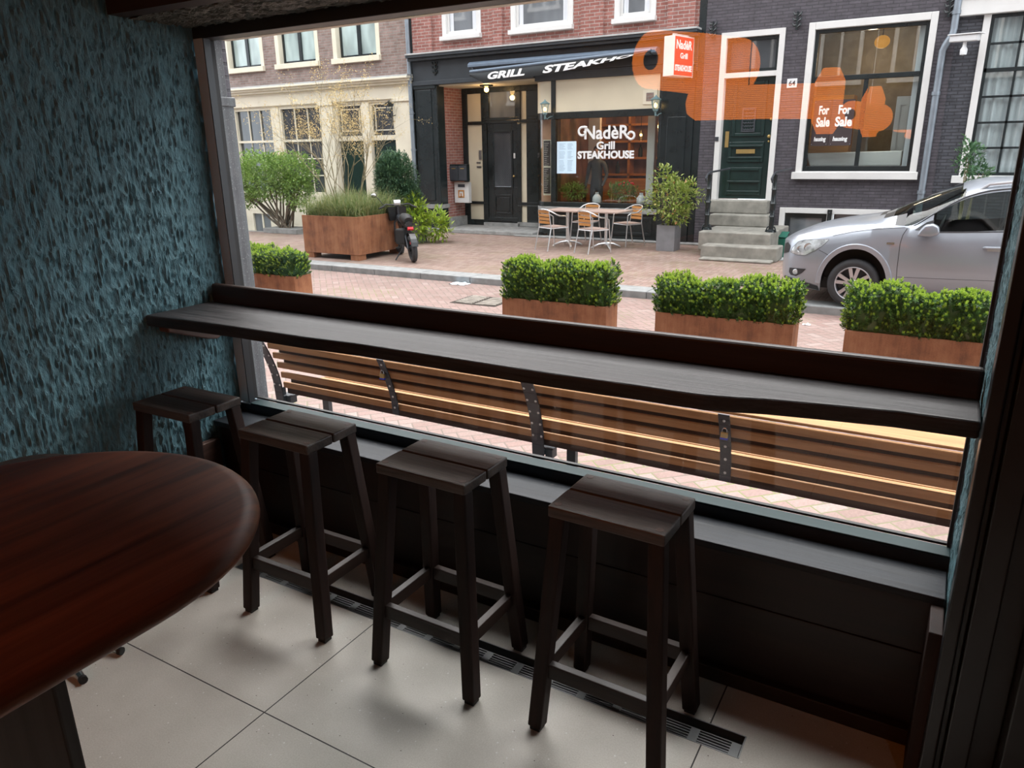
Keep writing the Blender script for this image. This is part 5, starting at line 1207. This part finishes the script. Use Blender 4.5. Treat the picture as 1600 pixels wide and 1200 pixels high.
# ================================================================ PARKED BIKE
bk = thing('electric_bike', (-8.8, 11.05, ZS), 'dark fat-tyred electric bike parked against the large rusty planter, seen from behind', 'bike')
hx = Vector((-.76, .65)).normalized(); hl = Vector((-hx.y, hx.x)); R0 = Vector((-8.31, 10.68))
def K(s, l, z):
    l2 = l + (z) * .06
    return (R0.x + hx.x * s + hl.x * l2, R0.y + hx.y * s + hl.y * l2, ZS + z)
def wheel_bike(s, nm, rr=.245, tw=.052):
    m = MB(); seg = 30; vs = []; fs = []
    for i in range(seg):
        a = 2 * pi * i / seg
        for j in range(8):
            b_ = 2 * pi * j / 8; q = rr - tw + tw * cos(b_); vs.append(K(s + q * cos(a), tw * sin(b_), rr + q * sin(a)))
    for i in range(seg):
        for j in range(8): i2 = (i + 1) % seg; j2 = (j + 1) % 8; fs.append((i * 8 + j, i2 * 8 + j, i2 * 8 + j2, i * 8 + j2))
    m.add(vs, fs); o = m.build(nm, M['tyre'], bk, smooth='auto')
    h = MB(); 
    for i in range(10): a = 2 * pi * i / 10; h.tube([K(s, 0, rr), K(s + (rr - tw * 1.9) * cos(a), 0, rr + (rr - tw * 1.9) * sin(a))], .008, 5)
    h.tube([K(s, -.06, rr), K(s, .06, rr)], .045, 12)
    ring = [K(s + (rr - tw * 1.9) * cos(a), 0, rr + (rr - tw * 1.9) * sin(a)) for a in [2 * pi * i / 24 for i in range(25)]]; h.tube(ring, .016, 6)
    h.build('rim', M['black_metal'], o, smooth='auto')
wheel_bike(0, 'rear_wheel'); wheel_bike(1.2, 'front_wheel')
m = MB()
for l in (-.075, .075):
    m.tube([K(0, l, .245), K(.22, l * .8, .50), K(.36, l * .4, .60)], .016, 8); m.tube([K(0, l, .245), K(.5, l * .6, .27)], .016, 8)
    m.tube([K(1.2, l, .245), K(1.08, l, .62), K(1.05, 0, .72)], .02, 8)
m.tube([K(.36, 0, .60), K(.5, 0, .27), K(1.0, 0, .68)], .035, 8); m.tube([K(.30, 0, .62), K(.62, 0, .66), K(1.0, 0, .74)], .045, 8); m.tube([K(1.07, 0, .62), K(.99, 0, .93)], .022, 8)
m.build('frame', M['iron'], bk, smooth='auto')
m = MB(); m.prism([(.42, .30), (.58, .30), (.92, .66), (.5, .62)], lambda a, b_, t: K(a, t, b_), -.055, .055); m.build('battery', M['black_metal'], bk, bevel=.01)
m = MB(); m.tube([K(.10, 0, .72), K(.16, 0, .745), K(.34, 0, .75), K(.50, 0, .755), K(.58, 0, .75)], [.075, .105, .10, .085, .03], 10); m.tube([K(.06, 0, .655), K(.5, 0, .665)], .07, 8); m.build('saddle', M['rubber'], bk, smooth='auto')
m = MB(); m.tube([K(-.02, l, .60) for l in (-.05, .05)], .03, 8); m.build('tail_lamp', M['red_light'], bk, smooth='auto')
m = MB(); m.box(*[f(a, b_) for a, b_ in ((K(-.05, -.04, .38)[0], K(-.05, .04, .38)[0]), (K(-.05, -.04, .38)[1], K(-.05, .04, .38)[1])) for f in (min, max)], ZS + .33, ZS + .41); m.build('reflector', M['red_light'], bk)
fd_ = MB()
arc = [(.0 + .29 * cos(a), .245 + .29 * sin(a)) for a in [radians(40 + 14 * k) for k in range(10)]]
for (s0, z0), (s1, z1) in zip(arc, arc[1:]): fd_.add([K(s0, -.055, z0), K(s0, .055, z0), K(s1, .055, z1), K(s1, -.055, z1)], [(0, 1, 2, 3)])
fd_.build('rear_fender', M['black_metal'], bk, smooth='auto', recalc=False)
MB().tube([K(-.02, -.06, .40), K(-.10, -.05, .36), K(-.13, .0, .31)], [.03, .035, .02], 8).build('plate_holder', M['alu'], bk, smooth='auto')
m = MB(); m.tube([K(.93, .36, .90), K(.98, .22, .97), K(1.0, 0, .95), K(.98, -.22, .97), K(.93, -.36, .90)], .014, 8); hb = m.build('handlebar', M['black_metal'], bk, smooth='auto')
for l in (.33, -.33): MB().tube([K(.93, l * 1.02, .905), K(.96, l * .75, .945)], .02, 8).build('grip', M['rubber'], hb, smooth='auto')
m = MB(); m.tube([K(.96, .26, .95), K(.98, .34, 1.08), K(.98, .40, 1.13)], .008, 6); mi_ = m.build('mirror', M['black_metal'], bk, smooth='auto'); MB().ball(K(.98, .42, 1.14), .065, 12, 8, (1, .8, .7)).build('mirror_glass', M['chrome'], mi_, smooth='auto')
MB().tube([K(1.02, -.06, .99), K(1.02, .06, .99)], .06, 10).build('display', M['alu'], bk, smooth='auto')
m = MB()
for l in (-.16, .16): m.add([K(1.06, l, .66), K(1.36, l, .66), K(1.40, l * 1.1, .92), K(1.04, l * 1.1, .92)], [(0, 1, 2, 3)])
for s, s2 in ((1.06, 1.04), (1.36, 1.40)): m.add([K(s, -.16, .66), K(s, .16, .66), K(s2, .176, .92), K(s2, -.176, .92)], [(0, 1, 2, 3)])
m.add([K(1.06, -.16, .66), K(1.36, -.16, .66), K(1.36, .16, .66), K(1.06, .16, .66)], [(0, 1, 2, 3)])
m.build('basket', M['black_metal'], bk, recalc=False)
MB().tube([K(.45, .06, .25), K(.38, .26, .008)], .012, 8).build('kickstand', M['iron'], bk, smooth='auto')
for l in (-.14, .14): MB().beam(K(.5 - l * .5, l, .22), K(.5 - l * .5, l * 1.6, .22), .07, .025).build('pedal', M['rubber'], bk)
MB().box(K(.3, .12, 0)[0] - .11, K(.3, .12, 0)[0] + .11, K(.3, .12, 0)[1] - .09, K(.3, .12, 0)[1] + .09, ZS + .30, ZS + .58).build('side_bag', M['rubber'], bk, bevel=.03)

# ================================================================ SILVER ESTATE CAR
def interp(tab):
    xs = [p[0] for p in tab]; ys = [p[1] for p in tab]; n = len(xs); ds = [(ys[i + 1] - ys[i]) / (xs[i + 1] - xs[i]) for i in range(n - 1)]
    ms = [ds[0]] + [0 if ds[i - 1] * ds[i] <= 0 else 2 * ds[i - 1] * ds[i] / (ds[i - 1] + ds[i]) for i in range(1, n - 1)] + [ds[-1]]
    def f(x):
        if x <= xs[0]: return ys[0]
        if x >= xs[-1]: return ys[-1]
        i = max(k for k in range(n - 1) if xs[k] <= x); h = xs[i + 1] - xs[i]; t = (x - xs[i]) / h
        return ys[i] * (1 + 2 * t) * (1 - t) ** 2 + h * ms[i] * t * (1 - t) ** 2 + ys[i + 1] * t * t * (3 - 2 * t) + h * ms[i + 1] * t * t * (t - 1)
    return f
CYc = 10.645
XF, XRW = -.945, 1.56                 # wheel centres
belt = interp([(-1.87, .52), (-1.80, .555), (-1.7, .575), (-1.5, .60), (-1.23, .655), (-.96, .73), (-.69, .772), (-.44, .785), (-.2, .735), (0, .735), (.55, .765), (1.5, .82), (2.2, .86), (2.36, .80)])
top = interp([(-1.87, .55), (-1.80, .60), (-1.7, .645), (-1.47, .735), (-1.1, .82), (-.82, .868), (-.77, .88), (-.35, 1.07), (.04, 1.25), (.2, 1.305), (.4, 1.33), (.9, 1.335), (1.6, 1.31), (2.05, 1.26), (2.25, 1.1), (2.36, .84)])
rail = interp([(-1.87, .535), (-1.7, .615), (-1.23, .745), (-.96, .785), (-.69, .81), (-.5, .80), (-.44, .80), (-.19, .955), (.0, 1.085), (.12, 1.15), (.34, 1.215), (.57, 1.238), (1.2, 1.235), (1.9, 1.19), (2.2, 1.08), (2.36, .82)])
hw = interp([(-1.87, .34), (-1.85, .46), (-1.8, .60), (-1.7, .715), (-1.5, .80), (-1.2, .85), (-.8, .865), (0, .87), (1.8, .86), (2.2, .80), (2.36, .66)])
wr = interp([(-1.87, .30), (-1.7, .62), (-1.23, .73), (-.69, .765), (-.44, .79), (-.19, .735), (.12, .665), (.57, .625), (1.2, .615), (2.0, .60), (2.36, .58)])
low = interp([(-1.87, .11), (-1.8, .07), (-1.7, .035), (-1.4, -.02), (-1.3, -.03), (-.5, .04), (0, .045), (1.1, .05), (1.95, .06), (2.2, .10), (2.36, .16)])
def arch(x):
    z = low(x)
    for xc in (XF, XRW):
        u = (x - xc) / .372
        if abs(u) < 1: z = max(z, .09 + .432 * sqrt(1 - u * u))
    return z
def section(x):
    w, zb, ze, zt, zr_, wre = hw(x), arch(x), belt(x), top(x), rail(x), wr(x)
    inarch = zb > low(x) + .005
    pts = [(w - (.012 if inarch else .06), zb), (w + (.008 if inarch else -.012), zb + .035 if inarch else zb + .06)]
    z2 = max(.33, zb + .06); z3 = max(ze - .11, z2 + .02)
    pts += [(w + .002, z2), (w - .004, z3), (w - .04, max(ze, z3 + .02))]
    p4 = pts[-1]; p7 = (wre, max(zr_, p4[1] + .012))
    for a in (.05, .92): pts.append((p4[0] + (p7[0] - p4[0]) * a, p4[1] + (p7[1] - p4[1]) * a))
    pts += [p7, (wre * .80, p7[1] + (zt - p7[1]) * .62), (wre * .42, p7[1] + (zt - p7[1]) * .93), (0, max(zt, p7[1] + .004))]
    return pts
xs = sorted({round(-1.87 + .035 * k, 4) for k in range(122)} | {XF - .372, XF + .372, XF - .36, XF + .36, XF - .33, XF + .33, XRW - .372, XRW + .372, XRW - .36, XRW + .36, 2.36})
xs = [x for x in xs if -1.87 <= x <= 2.36]
car = thing('car', (.2, CYc, ZS), 'silver estate car parked half on the far sidewalk, facing left', 'car')
body = MB(); gl = MB(); wsg = MB(); cowl = MB()
secs = [section(x) for x in xs]; NP = len(secs[0])
def kind(i, j):
    x = (xs[i] + xs[i + 1]) / 2
    if j == 5 and (-.20 < x < .585 or .665 < x < 1.38 or 1.46 < x < 2.0): return 1
    if j == 7 and -.47 < x < .09: return 2
    if j == 8 and -.60 < x < .06: return 2
    if j == 9 and -.70 < x < .05: return 2
    if (j == 7 and -.56 < x < -.47) or (j == 8 and -.70 < x < -.60) or (j == 9 and -.78 < x < -.70): return 3
    if j in (7, 8, 9) and 2.08 < x < 2.30: return 2
    return 0
for side in (-1, 1):
    for target, kk in ((body, 0), (gl, 1), (wsg, 2), (cowl, 3)):
        vs = [(x, CYc + side * y, z) for x, s in zip(xs, secs) for y, z in s]
        fs = [(i * NP + j, i * NP + j + 1, (i + 1) * NP + j + 1, (i + 1) * NP + j) for i in range(len(xs) - 1) for j in range(NP - 1) if kind(i, j) == kk]
        used = sorted({v for f in fs for v in f}); mp_ = {v: k for k, v in enumerate(used)}
        target.add([vs[v] for v in used], [tuple(mp_[v] for v in f) for f in fs])
for i_ in (0, len(xs) - 1):           # close nose and tail
    s = secs[i_]; x = xs[i_]; ring = [(x, CYc - y, z) for y, z in s] + [(x, CYc + y, z) for y, z in reversed(s[:-1])]; body.add(ring, [tuple(range(len(ring)))])
bo = body.build('body', M['silver_body'], car, smooth='auto')
bm_ = bmesh.new(); bm_.from_mesh(bo.data); bmesh.ops.remove_doubles(bm_, verts=bm_.verts, dist=1e-4); bmesh.ops.recalc_face_normals(bm_, faces=bm_.faces); bm_.to_mesh(bo.data); bm_.free()
bo.data.polygons.foreach_set('use_smooth', [True] * len(bo.data.polygons)); bo.data.set_sharp_from_angle(angle=radians(38))
gl.build('side_window', M['car_glass'], car, smooth='auto'); wsg.build('windscreen', M['car_glass'], car, smooth='auto'); cowl.build('cowl', M['car_black'], car, smooth='auto')
def surf(x, z, off=.004):
    s = section(x)
    for (y0, z0), (y1, z1) in zip(s, s[1:]):
        if z0 <= z <= z1 and z1 > z0: return CYc - (y0 + (y1 - y0) * (z - z0) / (z1 - z0)) - off
    return CYc - (s[0][0] if z < s[0][1] else s[-1][0]) - off
def patch(name, poly, m, off=.006, parent=car, sub=5):
    bm = bmesh.new(); vs = [bm.verts.new((x, 0, z)) for x, z in poly]; bm.faces.new(vs); bmesh.ops.triangulate(bm, faces=bm.faces[:])
    for _ in range(2): bmesh.ops.subdivide_edges(bm, edges=bm.edges[:], cuts=1 if _ else 2, use_grid_fill=True); bmesh.ops.triangulate(bm, faces=bm.faces[:])
    mb_ = MB(); bm.verts.index_update(); mb_.add([(v.co.x, surf(v.co.x, v.co.z, off), v.co.z) for v in bm.verts], [tuple(v.index for v in f.verts) for f in bm.faces]); bm.free()
    return mb_.build(name, m, parent, smooth='auto')
def seam(pts, r=.0045, m='car_black', name='panel_gap'):
    P = []
    for (x0, z0), (x1, z1) in zip(pts, pts[1:]):
        for k in range(8): t = k / 8; P.append((x0 + (x1 - x0) * t, z0 + (z1 - z0) * t))
    P.append(pts[-1]); return [(x, surf(x, z, -.001), z) for x, z in P]
hlp = patch('headlight', [(-1.725, .42), (-1.70, .48), (-1.64, .555), (-1.56, .583), (-1.42, .60), (-1.27, .612), (-1.31, .56), (-1.40, .48), (-1.53, .405), (-1.63, .40)], M['lens'])
hp = MB()
for x, z, r in ((-1.50, .50, .055), (-1.60, .475, .04)): hp.lathe([(r, 0), (r * .7, .01), (0, .012)], (x, surf(x, z, .004), z), axis='y', seg=14)
hp.build('reflector', M['chrome'], hlp, smooth='auto')
patch('grille', [(-1.84, .38), (-1.835, .50), (-1.78, .535), (-1.735, .50), (-1.75, .42)], M['car_black'], .008)
fg = patch('fog_recess', [(-1.72, .17), (-1.715, .225), (-1.5, .235), (-1.55, .175), (-1.62, .13), (-1.69, .135)], M['car_black'], .006)
MB().lathe([(.035, -.012), (.03, -.018), (0, -.014)], (-1.63, surf(-1.63, .185, .0), .185), axis='y', seg=14).build('fog_lamp', M['lens'], fg, smooth='auto')
patch('lower_lip', [(-1.80, .075), (-1.78, .115), (-1.6, .085), (-1.34, .035), (-1.325, -.025), (-1.5, -.0), (-1.7, .04)], M['car_black'], .006)
g = MB()
g.tube(seam([(-.44, .775), (-.475, .70), (-.49, .60), (-.485, .3), (-.47, .10)]), .004, 5); g.tube(seam([(.62, .77), (.64, .6), (.65, .3), (.62, .10)]), .004, 5); g.tube(seam([(1.30, .55), (1.42, .70), (1.44, .81)]), .004, 5)
g.tube(seam([(-1.23, .655), (-1.0, .715), (-.7, .765), (-.46, .785)]), .0035, 5); g.tube(seam([(-1.37, .48), (-1.28, .44), (-1.22, .40)]), .0035, 5); g.tube(seam([(-.47, .215), (0, .225), (.6, .24)]), .003, 5)
g.build('panel_gap', M['car_black'], car)
g = MB(); g.tube(seam([(-.16, .742), (.1, .752), (.57, .778), (1.4, .825), (2.0, .855)]), .008, 6); 
g.tube([(x, CYc - wr(x) - .012, rail(x) - .012) for x in [-.40 + .06 * k for k in range(40)]], .006, 6); g.build('window_trim', M['car_black'], car, smooth='auto')
for x0, x1 in ((.575, .675), (1.37, 1.47)):
    patch('pillar', [(x0, belt(x0) + .012), (x1, belt(x1) + .012), (x1, rail(x1) - .03), (x0, rail(x0) - .03)], M['car_black'], .003)
patch('mirror_foot', [(-.36, .765), (-.19, .75), (-.18, .875), (-.25, .85)], M['car_black'], .006)
m = MB(); yy = surf(-.2, .72) - .12
m.prism([(-.33, .71), (-.30, .78), (-.26, .835), (-.18, .85), (-.12, .82), (-.105, .76), (-.12, .725), (-.2, .705)], lambda a, b_, t: (a, t, b_), yy - .07, yy + .06); mr = m.build('mirror', M['silver'], car, bevel=.025, seg=3); mr.data.polygons.foreach_set('use_smooth', [True] * len(mr.data.polygons))
MB().beam((-.24, yy + .05, .74), (-.24, yy + .16, .76), .10, .05).build('mirror_arm', M['car_black'], car, bevel=.01)
m = MB(); yh = surf(.44, .6) ; m.tube([(.34, yh + .01, .595), (.36, yh - .022, .60), (.44, yh - .03, .602), (.52, yh - .022, .604), (.545, yh + .01, .603)], .014, 8); m.build('door_handle', M['silver'], car, smooth='auto')
patch('handle_recess', [(.38, .56), (.5, .56), (.52, .60), (.37, .60)], M['wheel_silver'], .003)
q = MB(); q.beam((-.63, surf(-.6, .60, .003), .60), (-.55, surf(-.55, .60, .003), .602), .004, .022); q.build('side_badge', M['chrome'], car)
# wipers, roof rail, underside, seats, wheels
m = MB(); m.tube([(-.62, CYc - .62, .84), (-.5, CYc - .35, .93), (-.42, CYc - .05, 1.0)], .01, 6); m.tube([(-.66, CYc - .2, .87), (-.52, CYc + .1, .98)], .01, 6); m.build('wiper', M['car_black'], car)
fl_ = MB()
for xc in (XF, XRW):
    for a0 in range(24):
        t = [radians(-2 + 184 * (a0 + q) / 24) for q in (0, 1)]
        def ap(k, a, off): x = xc + (.372 + k) * cos(a); z = .09 + (.432 + k) * sin(a); return (x, surf(x, min(z, belt(x) - .02), off), z)
        fl_.add([ap(-.004, t[0], .022), ap(-.004, t[1], .022), ap(.05, t[1], .016), ap(.05, t[0], .016), ap(.062, t[1], -.004), ap(.062, t[0], -.004)], [(0, 1, 2, 3), (3, 2, 4, 5)])
fl_.build('arch_flare', M['silver'], car, smooth='auto', recalc=False)
hs = [(-1.725, .42), (-1.70, .48), (-1.64, .555), (-1.56, .583), (-1.42, .60), (-1.27, .612), (-1.31, .56), (-1.40, .48), (-1.53, .405), (-1.63, .40), (-1.725, .42)]
MB().tube(seam(hs), .0045, 5).build('headlight_gap', M['car_black'], car)
for s in (-1, 1): MB().tube([(.22, CYc + s * .60, 1.20), (.3, CYc + s * .60, 1.265), (.6, CYc + s * .585, 1.30), (1.4, CYc + s * .575, 1.295), (1.85, CYc + s * .575, 1.25), (1.9, CYc + s * .575, 1.2)], .016, 8).build('roof_rail', M['wheel_silver'], car, smooth='auto')
m = MB(); m.box(-1.7, 2.25, CYc - .58, CYc + .58, -.02, .12); m.box(-1.6, -.6, CYc - .55, CYc + .55, .1, .56); m.box(1.1, 2.2, CYc - .55, CYc + .55, .1, .56); m.box(-.5, 1.15, CYc - .80, CYc + .80, .06, .12)
for xc in (XF, XRW):
    for s in (-1, 1):
        y0, y1 = (CYc + s * .55, CYc + s * .835); seg = 18
        m.add([(xc + .375 * cos(pi * k / seg), y, .085 + .435 * sin(pi * k / seg)) for y in (y0, y1) for k in range(seg + 1)], [(k, k + 1, seg + 2 + k, seg + 1 + k) for k in range(seg)])
m.build('underbody', M['rubber'], car, recalc=False)
m = MB(); m.box(-.7, -.35, CYc - .7, CYc + .7, .5, .80); m.build('dashboard', M['car_black'], car, bevel=.03)
for y in (CYc - .36, CYc + .36):
    m = MB(); m.prism([(.02, .32), (.45, .30), (.52, .40), (.72, .93), (.62, .95), (.45, .55), (.05, .46)], lambda a, b_, t: (a, t, b_), y - .24, y + .24); m.prism([(.64, .93), (.74, .93), (.76, 1.10), (.68, 1.12)], lambda a, b_, t: (a, t, b_), y - .12, y + .12); m.build('front_seat', M['chalk'], car, bevel=.03)
m = MB(); ring = [(-.12 + .07 * sin(a) * .6, CYc - .36 + .17 * cos(a), .74 + .16 * sin(a)) for a in [2 * pi * k / 24 for k in range(25)]]; m.tube(ring, .014, 6); m.build('steering_wheel', M['car_black'], car, smooth='auto')
def car_wheel(xc, side):
    zc = ZS + .295; yo = CYc + side * .862; sg_ = side
    t = MB(); t.lathe([(.195, -.19), (.25, -.195), (.287, -.175), (.295, -.14), (.295, -.06), (.287, -.022), (.265, -.003), (.235, 0), (.205, -.012), (.20, -.03)], (xc, 0, zc), axis='y', seg=40, close=True)
    t.v = [(x, yo + sg_ * y, z) for x, y, z in t.v]; w_ = t.build('wheel', M['tyre'], car, smooth='auto')
    r = MB(); r.lathe([(.208, -.012), (.202, -.006), (.192, -.012), (.185, -.06), (.18, -.15)], (xc, 0, zc), axis='y', seg=40)
    r.lathe([(.055, -.10), (.055, -.03), (.045, -.02), (0, -.018)], (xc, 0, zc), axis='y', seg=20)
    for k in range(5):
        a0 = 2 * pi * k / 5 + pi / 2
        for da in (-.19, .19):
            c0, s0 = cos(a0 + da * 1.2), sin(a0 + da * 1.2); c1, s1 = cos(a0 + da * 1.25), sin(a0 + da * 1.25)
            r.beam((xc + .035 * c0, -.035, zc + .035 * s0), (xc + .192 * c1, -.022, zc + .192 * s1), .036, .02, up=(0, 1, 0), w2=.042)
    r.v = [(x, yo + sg_ * y, z) for x, y, z in r.v]; r.build('alloy_rim', M['wheel_silver'], w_, bevel=0, smooth='auto')
    d = MB(); d.lathe([(.18, -.10), (.0, -.10)], (xc, 0, zc), axis='y', seg=24); d.v = [(x, yo + sg_ * y, z) for x, y, z in d.v]; d.build('brake_disc', M['iron'], w_)
for xc in (XF, XRW):
    for s in (-1, 1): car_wheel(xc, s)

# ================================================================ PERSON INSIDE THE STEAKHOUSE
def skin_person():
    me = bpy.data.meshes.new('person'); V = []; E = []; Rz = []
    def p(x, y, z, r, par=None):
        V.append((x, y, z)); Rz.append(r)
        if par is not None: E.append((par, len(V) - 1))
        return len(V) - 1
    pel = p(0, 0, .92, .135); wai = p(0, .0, 1.08, .125, pel); ch = p(0, 0, 1.28, .15, wai); nb = p(0, 0, 1.42, .085, ch); nk = p(0, -.01, 1.50, .05, nb)
    h1 = p(0, -.025, 1.57, .075, nk); h2 = p(0, -.03, 1.65, .092, h1); p(0, -.02, 1.73, .06, h2)
    for s in (-1, 1):
        hp_ = p(s * .09, 0, .85, .10, pel); kn = p(s * .10, -.02, .48, .065, hp_); an = p(s * .10, .02, .09, .042, kn); p(s * .11, -.12, .03, .035, an)
        shd = p(s * .18, 0, 1.39, .07, nb); el = p(s * .25, .02, 1.12, .05, shd); wrst = p(s * .22, -.12, .92, .035, el); p(s * .20, -.17, .86, .032, wrst)
    me.from_pydata(V, E, []); o = bpy.data.objects.new('person', me); COL.objects.link(o)
    m = o.modifiers.new('skin', 'SKIN'); m.use_smooth_shade = True
    for i, r in enumerate(Rz): me.skin_vertices[0].data[i].radius = (r, r * .85)
    me.skin_vertices[0].data[0].use_root = True
    o.modifiers.new('sub', 'SUBSURF').levels = 1
    me.materials.append(M['jacket']); return o
if True:
    pr = None
    try:
        pr = skin_person()
    except Exception as ex:
        print('person', ex)
    if pr is not None:
        pr.location = (-7.42, 16.7, 0); tag(pr, 'person in a grey-blue jacket standing behind the steakhouse glass below the letters', 'person')
        MB().ball((-7.42, 16.67, 1.65), .088, 14, 10, (.85, .95, 1.2)).build('face', M['skin'], pr, smooth='auto')
        MB().ball((-7.42, 16.695, 1.69), .095, 14, 10, (.95, 1, 1.05)).build('hair', M['oak_dark'], pr, smooth='auto')
bpy.context.view_layer.update()
